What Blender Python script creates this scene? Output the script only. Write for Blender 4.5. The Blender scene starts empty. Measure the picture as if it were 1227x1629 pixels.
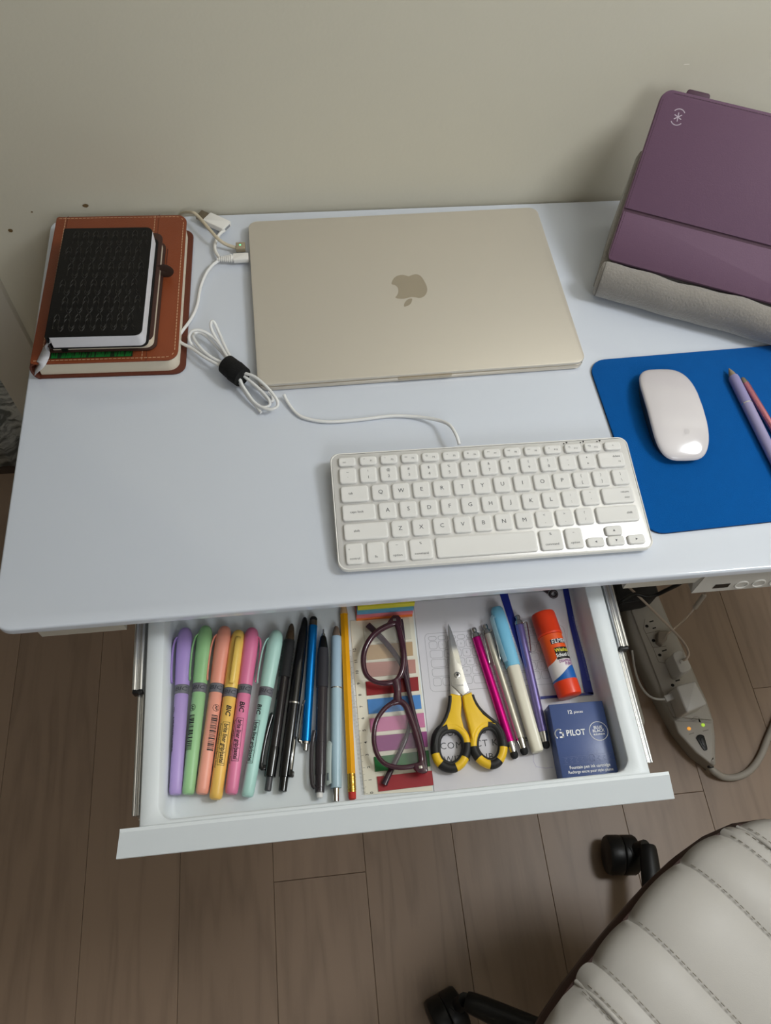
import bpy, bmesh, math, random
from mathutils import Vector, Matrix
from math import pi, sin, cos, radians

# ------------------------------------------------------------------ camera
scene = bpy.context.scene
COL = scene.collection
cam_data = bpy.data.cameras.new('camera')
cam_data.sensor_fit = 'HORIZONTAL'
cam_data.sensor_width = 36.0
cam_data.lens = 36.763
cam_data.clip_start = 0.02
camera = bpy.data.objects.new('camera', cam_data)
COL.objects.link(camera)
camera.matrix_world = Matrix(((0.99335, 0.07122, -0.09046, 0.0),
                              (-0.10661, 0.86566, -0.48915, 0.0),
                              (0.04347, 0.49554, 0.86750, 1.367),
                              (0, 0, 0, 1)))
scene.camera = camera

# ------------------------------------------------------------------ world, lamps, exposure
world = bpy.data.worlds.new('world')
scene.world = world
world.use_nodes = True
world.node_tree.nodes['Background'].inputs[0].default_value = (0.9, 0.92, 1.0, 1)
world.node_tree.nodes['Background'].inputs[1].default_value = 0.05


def area(name, loc, target, size, power, color):
    d = bpy.data.lights.new(name, 'AREA')
    d.shape = 'DISK'
    d.size = size
    d.energy = power
    d.color = color
    o = bpy.data.objects.new(name, d)
    COL.objects.link(o)
    o.location = loc
    o.rotation_euler = (Vector(target) - Vector(loc)).to_track_quat('-Z', 'Y').to_euler()
    return o


bulb = bpy.data.lights.new('pendant_lamp_light', 'POINT')
bulb.energy = 33.5
bulb.color = (0.93, 0.97, 1.0)
bulb.shadow_soft_size = 0.17
bulb_o = bpy.data.objects.new('pendant_lamp_light', bulb)
COL.objects.link(bulb_o)
bulb_o.location = (1.06, 0.24, 1.92)
area('front_fill_light', (0.62, -1.55, 2.1), (0.5, 0.5, 0.75), 0.9, 13.0, (0.92, 0.97, 1.0))  # added fill from the front, brightens the drawer front and wall
scene.view_settings.view_transform = 'Standard'
scene.view_settings.look = 'None'
scene.view_settings.gamma = 1.0
scene.view_settings.use_curve_mapping = False
scene.view_settings.exposure = 0.0

# ------------------------------------------------------------------ materials
def lin(h):
    h = h.lstrip('#')
    r = []
    for i in (0, 2, 4):
        c = int(h[i:i + 2], 16) / 255
        r.append(c / 12.92 if c <= 0.04045 else ((c + 0.055) / 1.055) ** 2.4)
    return r + [1.0]


MATS = {}


def mat(name, col, rough=0.5, metal=0.0, noise=0.0, nscale=40.0, bump=0.0, bscale=300.0, coat=0.0,
        trans=0.0, alpha=1.0, emit=0.0, spec=0.5, sheen=0.0, stretch=None, ior=1.45):
    if name in MATS:
        return MATS[name]
    m = bpy.data.materials.new(name)
    m.use_nodes = True
    nt = m.node_tree
    b = nt.nodes['Principled BSDF']
    c = lin(col)
    b.inputs['Base Color'].default_value = c
    b.inputs['Roughness'].default_value = rough
    b.inputs['Metallic'].default_value = metal
    b.inputs['Specular IOR Level'].default_value = spec
    b.inputs['Coat Weight'].default_value = coat
    b.inputs['Coat Roughness'].default_value = 0.08
    b.inputs['Transmission Weight'].default_value = trans
    b.inputs['Alpha'].default_value = alpha
    b.inputs['IOR'].default_value = ior
    b.inputs['Sheen Weight'].default_value = sheen
    if emit:
        b.inputs['Emission Color'].default_value = c
        b.inputs['Emission Strength'].default_value = emit
    tc = nt.nodes.new('ShaderNodeTexCoord')
    mp = nt.nodes.new('ShaderNodeMapping')
    nt.links.new(tc.outputs['Object'], mp.inputs['Vector'])
    if stretch:
        mp.inputs['Scale'].default_value = stretch
    if noise:
        n = nt.nodes.new('ShaderNodeTexNoise')
        n.inputs['Scale'].default_value = nscale
        n.inputs['Detail'].default_value = 5
        nt.links.new(mp.outputs[0], n.inputs['Vector'])
        mx = nt.nodes.new('ShaderNodeMix')
        mx.data_type = 'RGBA'
        nt.links.new(n.outputs['Fac'], mx.inputs['Factor'])
        mx.inputs['A'].default_value = [x * (1 - noise) for x in c[:3]] + [1]
        mx.inputs['B'].default_value = [min(1, x * (1 + noise)) for x in c[:3]] + [1]
        nt.links.new(mx.outputs['Result'], b.inputs['Base Color'])
    if bump:
        n2 = nt.nodes.new('ShaderNodeTexNoise')
        n2.inputs['Scale'].default_value = bscale
        n2.inputs['Detail'].default_value = 4
        nt.links.new(mp.outputs[0], n2.inputs['Vector'])
        bp = nt.nodes.new('ShaderNodeBump')
        bp.inputs['Strength'].default_value = bump
        bp.inputs['Distance'].default_value = 0.001
        nt.links.new(n2.outputs['Fac'], bp.inputs['Height'])
        nt.links.new(bp.outputs[0], b.inputs['Normal'])
    MATS[name] = m
    return m


def wood_material():
    m = bpy.data.materials.new('maple_floor')
    m.use_nodes = True
    nt = m.node_tree
    b = nt.nodes['Principled BSDF']
    b.inputs['Roughness'].default_value = 0.42
    tc = nt.nodes.new('ShaderNodeTexCoord')
    oi = nt.nodes.new('ShaderNodeObjectInfo')
    add = nt.nodes.new('ShaderNodeVectorMath')
    add.operation = 'MULTIPLY_ADD'
    sc = nt.nodes.new('ShaderNodeCombineXYZ')
    sc.inputs[0].default_value = 9.0
    sc.inputs[1].default_value = 0.9
    sc.inputs[2].default_value = 1.0
    off = nt.nodes.new('ShaderNodeVectorMath')
    off.operation = 'SCALE'
    off.inputs[0].default_value = (37.0, 23.0, 11.0)
    nt.links.new(oi.outputs['Random'], off.inputs['Scale'])
    nt.links.new(tc.outputs['Object'], add.inputs[0])
    nt.links.new(sc.outputs[0], add.inputs[1])
    nt.links.new(off.outputs[0], add.inputs[2])
    n = nt.nodes.new('ShaderNodeTexNoise')
    n.inputs['Scale'].default_value = 1.6
    n.inputs['Detail'].default_value = 2
    n.inputs['Distortion'].default_value = 0.4
    nt.links.new(add.outputs[0], n.inputs['Vector'])
    ring = nt.nodes.new('ShaderNodeMath')
    ring.operation = 'MULTIPLY'
    ring.inputs[1].default_value = 11.0
    nt.links.new(n.outputs['Fac'], ring.inputs[0])
    fr = nt.nodes.new('ShaderNodeMath')
    fr.operation = 'PINGPONG'
    fr.inputs[1].default_value = 1.0
    nt.links.new(ring.outputs[0], fr.inputs[0])
    n2 = nt.nodes.new('ShaderNodeTexNoise')
    n2.inputs['Scale'].default_value = 14.0
    n2.inputs['Detail'].default_value = 6
    nt.links.new(add.outputs[0], n2.inputs['Vector'])
    mx1 = nt.nodes.new('ShaderNodeMath')
    mx1.operation = 'MULTIPLY_ADD'
    mx1.inputs[1].default_value = 0.45
    nt.links.new(fr.outputs[0], mx1.inputs[0])
    half = nt.nodes.new('ShaderNodeMath')
    half.operation = 'MULTIPLY'
    half.inputs[1].default_value = 0.55
    nt.links.new(n2.outputs['Fac'], half.inputs[0])
    nt.links.new(half.outputs[0], mx1.inputs[2])
    cr = nt.nodes.new('ShaderNodeValToRGB')
    cr.color_ramp.elements[0].position = 0.1
    cr.color_ramp.elements[0].color = lin('#826d5c')
    cr.color_ramp.elements[1].position = 0.55
    cr.color_ramp.elements[1].color = lin('#947d6a')
    nt.links.new(mx1.outputs[0], cr.inputs[0])
    hv = nt.nodes.new('ShaderNodeHueSaturation')
    val = nt.nodes.new('ShaderNodeMapRange')
    val.inputs['To Min'].default_value = 0.92
    val.inputs['To Max'].default_value = 1.06
    nt.links.new(oi.outputs['Random'], val.inputs['Value'])
    nt.links.new(val.outputs[0], hv.inputs['Value'])
    nt.links.new(cr.outputs[0], hv.inputs['Color'])
    nt.links.new(hv.outputs[0], b.inputs['Base Color'])
    return m


def clear_material(name, tint='#ffffff', opacity=0.12, rough=0.06):
    m = bpy.data.materials.new(name)
    m.use_nodes = True
    nt = m.node_tree
    b = nt.nodes['Principled BSDF']
    b.inputs['Base Color'].default_value = lin(tint)
    b.inputs['Roughness'].default_value = rough
    b.inputs['Coat Weight'].default_value = 0.5
    b.inputs['Alpha'].default_value = opacity
    return m


# ------------------------------------------------------------------ object helpers
def tag(o, label=None, cat=None, group=None, kind=None):
    if label:
        o['label'] = label
    if cat:
        o['category'] = cat
    if group:
        o['group'] = group
    if kind:
        o['kind'] = kind
    return o


def thing(name, label, cat, loc=(0, 0, 0), rz=0.0, group=None, mtx=None):
    o = bpy.data.objects.new(name, None)
    o.empty_display_size = 0.02
    COL.objects.link(o)
    if mtx is not None:
        o.matrix_world = mtx
    else:
        o.location = loc
        o.rotation_euler = (0, 0, rz)
    return tag(o, label, cat, group)


def link(name, me, m, parent=None, loc=None, rz=0.0, smooth=False, angle=None):
    o = bpy.data.objects.new(name, me)
    COL.objects.link(o)
    if m is not None and not me.materials:
        me.materials.append(m)
    if parent is not None:
        o.parent = parent
    if loc is not None:
        o.location = loc
    if rz:
        o.rotation_euler = (0, 0, rz)
    if smooth:
        me.shade_smooth()
        if angle:
            me.set_sharp_from_angle(angle=radians(angle))
    return o


def mesh(name, verts, faces, m, parent=None, smooth=False, angle=None):
    me = bpy.data.meshes.new(name)
    me.from_pydata([tuple(v) for v in verts], [], faces)
    me.update()
    bm = bmesh.new()
    bm.from_mesh(me)
    bmesh.ops.recalc_face_normals(bm, faces=bm.faces)
    bm.to_mesh(me)
    bm.free()
    return link(name, me, m, parent, smooth=smooth, angle=angle)


def box(name, c, s, m, parent=None, bevel=0.0, seg=2, rot=None):
    bm = bmesh.new()
    bmesh.ops.create_cube(bm, size=1.0)
    bmesh.ops.scale(bm, vec=s, verts=bm.verts)
    if bevel:
        bmesh.ops.bevel(bm, geom=bm.edges[:], offset=bevel, segments=seg, affect='EDGES', profile=0.5)
    if rot is not None:
        bmesh.ops.transform(bm, matrix=rot.to_4x4(), verts=bm.verts)
    bmesh.ops.translate(bm, vec=c, verts=bm.verts)
    me = bpy.data.meshes.new(name)
    bm.to_mesh(me)
    bm.free()
    return link(name, me, m, parent, smooth=bool(bevel), angle=35 if bevel else None)


def prism(name, pts, z0, z1, m, parent=None, bevel=0.0, seg=2, top_only=True, smooth=True, hole=None):
    """extruded outline; bevel rounds the top (and bottom) rim"""
    bm = bmesh.new()
    vs = [bm.verts.new((p[0], p[1], z0)) for p in pts]
    f = bm.faces.new(vs)
    r = bmesh.ops.extrude_face_region(bm, geom=[f])
    nv = [e for e in r['geom'] if isinstance(e, bmesh.types.BMVert)]
    for v in nv:
        v.co.z = z1
    bm.normal_update()
    if bevel:
        zt = max(z0, z1)
        ed = [e for e in bm.edges if all(abs(v.co.z - zt) < 1e-7 for v in e.verts)]
        if not top_only:
            zb = min(z0, z1)
            ed += [e for e in bm.edges if all(abs(v.co.z - zb) < 1e-7 for v in e.verts)]
        bmesh.ops.bevel(bm, geom=ed, offset=bevel, segments=seg, affect='EDGES', profile=0.5)
    bmesh.ops.recalc_face_normals(bm, faces=bm.faces)
    me = bpy.data.meshes.new(name)
    bm.to_mesh(me)
    bm.free()
    return link(name, me, m, parent, smooth=smooth, angle=40)


def rrect(w, d, r, n=6, cx=0.0, cy=0.0):
    pts = []
    rs = r if isinstance(r, (list, tuple)) else [r] * 4
    for k, (sx, sy, a0) in enumerate(((1, 1, 0), (-1, 1, 90), (-1, -1, 180), (1, -1, 270))):
        rr = max(rs[k], 1e-5)
        ox, oy = cx + sx * (w / 2 - rr), cy + sy * (d / 2 - rr)
        for i in range(n + 1):
            a = radians(a0 + 90 * i / n)
            pts.append((ox + rr * cos(a), oy + rr * sin(a)))
    return pts


def ellipse(cx, cy, a, b, n=24, rot=0.0):
    out = []
    for i in range(n):
        t = 2 * pi * i / n
        x, y = a * cos(t), b * sin(t)
        out.append((cx + x * cos(rot) - y * sin(rot), cy + x * sin(rot) + y * cos(rot)))
    return out


def lathe(name, prof, m, parent=None, n=20, axis='Y', squash=1.0, ngon_round=0.0, smooth=True, cx=0.0, cz=0.0, twist=0.0):
    """profile [(t, radius)] revolved about the Y (or Z) axis"""
    vs, fs = [], []
    for t, r in prof:
        for i in range(n):
            a = 2 * pi * i / n + twist
            if axis == 'Y':
                vs.append((cx + r * cos(a), t, cz + r * sin(a) * squash))
            else:
                vs.append((cx + r * cos(a), r * sin(a) * squash + cz, t))
    k = len(prof)
    for j in range(k - 1):
        for i in range(n):
            a, b = j * n + i, j * n + (i + 1) % n
            fs.append((a, b, b + n, a + n))
    fs.append(tuple(range(n)))
    fs.append(tuple(range((k - 1) * n, k * n)))
    return mesh(name, vs, fs, m, parent, smooth=smooth, angle=38)


def smooth_path(pts, sub=6, closed=False):
    p = [Vector(q) if len(q) == 3 else Vector((q[0], q[1], 0)) for q in pts]
    n = len(p)
    out = []
    rng = range(n) if closed else range(n - 1)
    for i in rng:
        if closed:
            a, b, c, d = p[(i - 1) % n], p[i], p[(i + 1) % n], p[(i + 2) % n]
        else:
            a, b, c, d = p[max(i - 1, 0)], p[i], p[i + 1], p[min(i + 2, n - 1)]
        for s in range(sub):
            t = s / sub
            out.append(0.5 * ((2 * b) + (c - a) * t + (2 * a - 5 * b + 4 * c - d) * t * t + (3 * b - a - 3 * c + d) * t ** 3))
    if not closed:
        out.append(p[-1])
    return out


def tube(name, pts, r, m, parent=None, n=10, sub=6, closed=False, flat=1.0, up=Vector((0, 0, 1)), raw=False, radii=None):
    path = [Vector(q) for q in pts] if raw else smooth_path(pts, sub, closed)
    k = len(path)
    vs, fs = [], []
    for i, q in enumerate(path):
        if closed:
            t = path[(i + 1) % k] - path[(i - 1) % k]
        else:
            t = path[min(i + 1, k - 1)] - path[max(i - 1, 0)]
        if t.length < 1e-9:
            t = Vector((1, 0, 0))
        t.normalize()
        s = t.cross(up)
        if s.length < 1e-4:
            s = t.cross(Vector((1, 0, 0)))
        s.normalize()
        w = s.cross(t)
        rr = r if radii is None else radii[min(int(i * len(radii) / k), len(radii) - 1)] if not callable(radii) else radii(i / (k - 1))
        for j in range(n):
            a = 2 * pi * j / n
            vs.append(q + s * (rr * cos(a)) + w * (rr * sin(a) * flat))
    seg = k if closed else k - 1
    for i in range(seg):
        for j in range(n):
            a, b = i * n + j, i * n + (j + 1) % n
            c, d = ((i + 1) % k) * n + (j + 1) % n, ((i + 1) % k) * n + j
            fs.append((a, b, c, d))
    if not closed:
        fs.append(tuple(range(n)))
        fs.append(tuple(range((k - 1) * n, k * n)))
    return mesh(name, vs, fs, m, parent, smooth=True, angle=60)


def text_mesh(s, size, bold=0.0, align='CENTER', res=2, space=1.0, shear=0.0, line=1.0):
    cu = bpy.data.curves.new('lettering', 'FONT')
    cu.body = s
    cu.size = size
    cu.align_x = align
    cu.align_y = 'CENTER'
    cu.offset = bold
    cu.resolution_u = res
    cu.space_character = space
    cu.space_line = line
    cu.shear = shear
    o = bpy.data.objects.new('lettering', cu)
    COL.objects.link(o)
    me = bpy.data.meshes.new_from_object(o)
    bpy.data.objects.remove(o)
    bpy.data.curves.remove(cu)
    return me


def text(name, s, size, m, parent, mtx, bold=0.0, align='CENTER', res=2, space=1.0, shear=0.0, sx=1.0, line=1.0):
    me = text_mesh(s, size, bold, align, res, space, shear, line)
    me.transform(mtx @ Matrix.Diagonal((sx, 1, 1, 1)))
    me.name = name
    me.materials.clear()
    return link(name, me, m, parent)


def flat_mtx(x, y, z, rz=0.0):
    return Matrix.Translation((x, y, z)) @ Matrix.Rotation(rz, 4, 'Z')


def wrap(me, r, t0, a0, along=True, flip=1, cz=0.0, rfun=None):
    """bend flat lettering round the Y axis: along=True runs the reading direction down the axis"""
    bm = bmesh.new()
    bm.from_mesh(me)
    ax = Vector((0, 1, 0)) if along else Vector((1, 0, 0))
    cs = [v.co.dot(ax) for v in bm.verts]
    if cs:
        c = min(cs)
        while c < max(cs):
            c += 0.0007
            bmesh.ops.bisect_plane(bm, geom=bm.verts[:] + bm.edges[:] + bm.faces[:], dist=1e-7, plane_co=ax * c, plane_no=ax)
    bm.to_mesh(me)
    bm.free()
    for v in me.vertices:
        if along:
            t, c = t0 - v.co.x * flip, v.co.y * flip
        else:
            t, c = t0 + v.co.y, v.co.x
        rr = rfun(t) if rfun else r
        a = a0 - c / rr
        v.co = (rr * cos(a), t, cz + rr * sin(a))


def wrap_text(name, s, size, m, parent, r, t0, adeg, along=True, flip=1, bold=0.0, align='CENTER', shear=0.0, rfun=None, sx=1.0, cz=0.0):
    me = text_mesh(s, size, bold, align, 2, 1.0, shear)
    if sx != 1.0:
        me.transform(Matrix.Diagonal((sx, 1, 1, 1)))
    wrap(me, r, t0, radians(adeg), along, flip, cz, rfun)
    me.name = name
    me.materials.clear()
    return link(name, me, m, parent)


def wrap_quads(name, quads, m, parent, r, t0, adeg, along=True, flip=1, rfun=None, div=6, cz=0.0):
    """flat rectangles (x0, y0, x1, y1) laid on the cylinder"""
    vs, fs = [], []
    for (x0, y0, x1, y1) in quads:
        nx = 1 if along else div
        ny = div if along else 1
        base = len(vs)
        for j in range(ny + 1):
            for i in range(nx + 1):
                vs.append((x0 + (x1 - x0) * i / nx, y0 + (y1 - y0) * j / ny, 0))
        for j in range(ny):
            for i in range(nx):
                a = base + j * (nx + 1) + i
                fs.append((a, a + 1, a + nx + 2, a + nx + 1))
    me = bpy.data.meshes.new(name)
    me.from_pydata(vs, [], fs)
    wrap(me, r, t0, radians(adeg), along, flip, cz, rfun)
    return link(name, me, m, parent)


def axis_mtx(p0, p1, roll=0.0):
    """frame at p0 with local +Y to p1 and local Z up"""
    p0, p1 = Vector(p0), Vector(p1)
    y = (p1 - p0).normalized()
    x = y.cross(Vector((0, 0, 1))).normalized()
    z = x.cross(y)
    M = Matrix((x, y, z)).transposed().to_4x4()
    M.translation = p0
    return M @ Matrix.Rotation(radians(roll), 4, 'Y')


def strip_quads(name, segs, w, z, m, parent):
    """thin printed lines: list of polylines in the plane"""
    vs, fs = [], []
    for pl, closed in segs:
        n = len(pl)
        for i in range(n if closed else n - 1):
            a, b = Vector(pl[i]).to_2d(), Vector(pl[(i + 1) % n]).to_2d()
            d = b - a
            if d.length < 1e-9:
                continue
            d.normalize()
            nn = Vector((-d.y, d.x)) * w / 2
            e = d * w * 0.4
            k = len(vs)
            for q in (a - e + nn, a - e - nn, b + e - nn, b + e + nn):
                vs.append((q.x, q.y, z))
            fs.append((k, k + 1, k + 2, k + 3))
    return mesh(name, vs, fs, m, parent)


def quad_patch(name, quads, z, m, parent):
    vs, fs = [], []
    for q in quads:
        k = len(vs)
        vs += [(p[0], p[1], z) for p in q]
        fs.append(tuple(range(k, k + len(q))))
    return mesh(name, vs, fs, m, parent)

# ------------------------------------------------------------------ the room
WALL = mat('wall_paint', '#d2cdbd', rough=0.75, bump=0.12, bscale=220, noise=0.02, nscale=6)
CEIL = mat('ceiling_paint', '#e6e1d6', rough=0.9, bump=0.1, bscale=150)
TRIM = mat('trim_paint', '#cbc6bb', rough=0.45, bump=0.03, bscale=80)
FLOOR = wood_material()
GAP = mat('floor_gap', '#6a5443', rough=0.8, noise=0.1)


def struct(o):
    o['kind'] = 'structure'
    return o


YB = 0.7812
floor = struct(box('floor', (-0.35, -0.3, -0.022), (6.1, 4.4, 0.02), GAP))
random.seed(5)
PW, PLEN = 0.1452, 1.21
plank_me = {}
for c in range(-11, 17):
    x0 = 0.1865 + (c - 1) * PW
    joint = {-1: 0.1204, 3: 0.1858, 4: -0.20, 2: 0.42, 5: 0.35}.get(c, 0.40 + 0.11 * (c % 3) if c > -2 else 0.66 - 0.04 * (c % 2))
    y = joint + PLEN
    ys = []
    while y > -2.45:
        ys.append(y)
        y -= PLEN
    for y in ys:
        if not (-0.95 < x0 < 1.7 and -1.2 < y < 1.6):
            continue
        if 'p' not in plank_me:
            bm = bmesh.new()
            bmesh.ops.create_cube(bm, size=1.0)
            bmesh.ops.scale(bm, vec=(PW - 0.0005, PLEN - 0.0006, 0.012), verts=bm.verts)
            ed = [e for e in bm.edges if all(v.co.z > 0 for v in e.verts)]
            bmesh.ops.bevel(bm, geom=ed, offset=0.0005, segments=1, affect='EDGES')
            me = bpy.data.meshes.new('plank')
            bm.to_mesh(me)
            bm.free()
            me.materials.append(FLOOR)
            plank_me['p'] = me
        o = bpy.data.objects.new('plank', plank_me['p'])
        COL.objects.link(o)
        o.parent = floor
        o.location = (x0 + PW / 2, y + PLEN / 2, -0.006)

wall_back = struct(box('wall_back', ((-0.3667 + 2.7) / 2, YB + 0.06, 1.23), (3.0667, 0.12, 2.46), WALL))
struct(box('wall_back_left', (-2.30, YB + 0.06, 1.23), (2.2, 0.12, 2.46), WALL))
struct(box('wall_right', (2.76, -0.8, 1.23), (0.12, 3.4, 2.46), WALL))
struct(box('wall_left', (-3.46, -0.8, 1.23), (0.12, 3.4, 2.46), WALL))
struct(box('wall_front', (-0.35, -2.56, 1.23), (6.34, 0.12, 2.46), WALL))
struct(box('ceiling', (-0.35, -0.8, 2.51), (6.34, 3.6, 0.1), CEIL))
struct(box('trim_1', (-0.3997, YB + 0.055, 1.05), (0.0655, 0.13, 2.1), TRIM, bevel=0.004))
struct(box('trim_2', (-1.17, YB + 0.055, 1.05), (0.0655, 0.13, 2.1), TRIM, bevel=0.004))
struct(box('trim_3', (-0.784, YB + 0.055, 2.13), (0.84, 0.13, 0.0655), TRIM, bevel=0.004))
struct(box('wall_back_top', (-0.784, YB + 0.06, 2.32), (0.84, 0.12, 0.30), WALL))
struct(box('baseboard_back', (1.17, YB - 0.007, 0.045), (3.06, 0.014, 0.09), TRIM, bevel=0.003))
# small chips in the wall paint
STAIN = mat('wall_stain', '#6f5836', rough=0.8, noise=0.3, nscale=900)
CHIP = mat('wall_chip', '#f4efe4', rough=0.8, noise=0.05)
for (x, z, rx, rz, m) in ((-0.2345, 0.7438, 0.0030, 0.0022, STAIN), (-0.3285, 0.7133, 0.0026, 0.0022, STAIN), (-0.296, 0.738, 0.0012, 0.0009, STAIN)):
    q = ellipse(0, 0, rx, rz, 9)
    mesh('paint_stain', [(x + a * (1 + 0.25 * random.random()), YB - 0.0004, z + b * (1 + 0.25 * random.random())) for a, b in q],
         [tuple(range(9))], m, wall_back)
xc, _, zc = (0.4240, 0.7812, 0.8937)
mesh('paint_chip', [(xc - 0.0035, YB - 0.0004, zc), (xc + 0.0035, YB - 0.0004, zc + 0.0003), (xc + 0.003, YB - 0.0004, zc + 0.0011), (xc - 0.002, YB - 0.0004, zc + 0.001)],
     [(0, 1, 2, 3)], CHIP, wall_back)

# marbled fabric behind the door frame
def fabric_material():
    m = bpy.data.materials.new('marbled_fabric')
    m.use_nodes = True
    nt = m.node_tree
    b = nt.nodes['Principled BSDF']
    b.inputs['Roughness'].default_value = 0.9
    tc = nt.nodes.new('ShaderNodeTexCoord')
    mp = nt.nodes.new('ShaderNodeMapping')
    mp.inputs['Scale'].default_value = (6, 6, 14)
    n = nt.nodes.new('ShaderNodeTexNoise')
    n.inputs['Scale'].default_value = 2.2
    n.inputs['Distortion'].default_value = 2.4
    n.inputs['Detail'].default_value = 3
    cr = nt.nodes.new('ShaderNodeValToRGB')
    cr.color_ramp.elements[0].position = 0.4
    cr.color_ramp.elements[0].color = lin('#6e6f6c')
    cr.color_ramp.elements[1].position = 0.6
    cr.color_ramp.elements[1].color = lin('#c9cac5')
    nt.links.new(tc.outputs['Object'], mp.inputs['Vector'])
    nt.links.new(mp.outputs[0], n.inputs['Vector'])
    nt.links.new(n.outputs['Fac'], cr.inputs[0])
    nt.links.new(cr.outputs[0], b.inputs['Base Color'])
    return m


vs, fs = [], []
NX, NZ = 60, 6
for j in range(NZ + 1):
    for i in range(NX + 1):
        u = i / NX
        x = -1.15 + 0.74 * u
        z = 0.012 + 1.2 * j / NZ
        vs.append((x, 0.935 + 0.012 * sin(u * 40) + 0.006 * sin(u * 95 + j), z))
for j in range(NZ):
    for i in range(NX):
        a = j * (NX + 1) + i
        fs.append((a, a + 1, a + NX + 2, a + NX + 1))
cur = thing('fabric_panel', 'grey and white marbled fabric hanging behind the white door frame', 'fabric', (-0.78, 0.935, 0.0))
o = mesh('cloth', [(x + 0.78, y - 0.935, z) for x, y, z in vs], fs, fabric_material(), cur, smooth=True)
md = o.modifiers.new('thick', 'SOLIDIFY')
md.thickness = 0.004
box('hem', (0, 0, 0.009), (0.74, 0.03, 0.018), mat('dark_hem', '#3a2c22', rough=0.8, noise=0.1), cur, bevel=0.003)

# ------------------------------------------------------------------ desk
GLASS = mat('white_glass', '#d3d9e4', rough=0.09, coat=0.4, noise=0.01, nscale=4, spec=0.5)
GEDGE = mat('glass_edge', '#e6eef2', rough=0.15, noise=0.02)
BOARD = mat('desk_board', '#b9b3a8', rough=0.5, bump=0.02, noise=0.03, nscale=30)
WHITEP = mat('white_plastic', '#e0e6ea', rough=0.38, bump=0.02, bscale=500, noise=0.01)
CHROME = mat('zinc_rail', '#dcdcdc', rough=0.24, metal=0.85, noise=0.04, nscale=60, stretch=(1, 0.1, 1))
STEELW = mat('white_steel', '#d9d6ce', rough=0.4, noise=0.02)
BLACK = mat('black_plastic', '#101011', rough=0.42, bump=0.04, bscale=400, noise=0.08)

desk = thing('desk', 'white glass topped desk with an open drawer standing against the beige wall', 'desk', (0.32, 0.52, 0.0))
DX, DY = 0.32, 0.52


def D(x, y):
    return (x - DX, y - DY)


TX0, TX1, TY0, TY1 = -0.2768, 0.93, 0.2712, 0.7748
prism('glass_top', rrect(TX1 - TX0, TY1 - TY0, [0.012, 0.012, 0.016, 0.016], 6, (TX0 + TX1) / 2 - DX, (TY0 + TY1) / 2 - DY), 0.7215, 0.73, GLASS, desk, bevel=0.0022, seg=3)
ub0, ub1, uy0, uy1 = TX0 + 0.032, TX1 - 0.032, 0.2755, 0.7615
prism('under_board', [D(x, y) for x, y in ((ub0, uy0), (-0.172, uy0), (-0.172, 0.56), (0.283, 0.56), (0.283, uy0), (ub1, uy0), (ub1, uy1), (ub0, uy1))], 0.700, 0.7214, BOARD, desk)
for x in (-0.02, 0.512):
    o = box('leg', (x - DX, 0.70 - DY, 0.365), (0.06, 0.07, 0.67), STEELW, desk, bevel=0.006)
    prism('foot', rrect(0.062, 0.50, 0.012, 6, x - DX, 0.545 - DY), 0.0, 0.030, STEELW, desk, bevel=0.006, seg=3)
box('crossbeam', (0.246 - DX, 0.70 - DY, 0.655), (0.50, 0.05, 0.05), STEELW, desk, bevel=0.004)

# control panel under the right front edge
cp_x0, cp_x1 = 0.3525, 0.60
prof = [(0.2775, 0.6995), (0.2765, 0.7212), (0.2745, 0.7212), (0.2695, 0.6885), (0.275, 0.6885), (0.30, 0.692), (0.30, 0.6995)]
prof = [(0.30, 0.6995), (0.2765, 0.6995), (0.2752, 0.7160), (0.2735, 0.7160), (0.2695, 0.6890), (0.30, 0.6890)]
vs = []
for x, dx in ((cp_x0, 1), (cp_x1, 0)):
    for (y, z) in prof:
        k = 0.004 * dx if z > 0.70 else 0.0
        vs.append((x + k - DX, y - DY, z))
n = len(prof)
fs = [tuple(range(n)), tuple(range(n, 2 * n))] + [(i, (i + 1) % n, n + (i + 1) % n, n + i) for i in range(n)]
cpan = mesh('control_panel', vs, fs, mat('panel_plastic', '#b5b1ab', rough=0.45, noise=0.02), desk)


def on_panel(x, s):           # s 0..1 up the slanted face
    return (x - DX, 0.2695 + 0.004 * s - DY - 0.0003, 0.6890 + 0.027 * s)


a, b, c, d2 = on_panel(0.3710, 0.22), on_panel(0.3865, 0.22), on_panel(0.3872, 0.46), on_panel(0.3722, 0.46)
mesh('display', [a, b, c, d2], [(0, 1, 2, 3)], mat('display_black', '#060606', rough=0.2, noise=0.05), cpan)
RING = mat('button_grey', '#d2cfca', rough=0.5, noise=0.02)
for bx in (0.3992, 0.4165, 0.434):
    cc = Vector(on_panel(bx, 0.32))
    tube('button', [cc + Vector((0.0062 * cos(t), 0.0008 * sin(t), 0.0052 * sin(t))) for t in [2 * pi * i / 14 for i in range(14)]], 0.0008, RING, cpan, n=5, sub=2, closed=True, up=Vector((0, 1, 0.1)))

# drawer -----------------------------------------------------------
ZR, ZF = 0.685, 0.647
DWX0, DWX1, DWY0, DWY1 = -0.1574, 0.2690, 0.1095, 0.53
IX0, IX1, IY0 = -0.1425, 0.2527, 0.1150
IY1 = 0.50


def ring(x0, x1, y0, y1, r, z):
    return [(p[0], p[1], z) for p in rrect(x1 - x0, y1 - y0, r, 6, (x0 + x1) / 2 - DX, (y0 + y1) / 2 - DY)]


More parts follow.
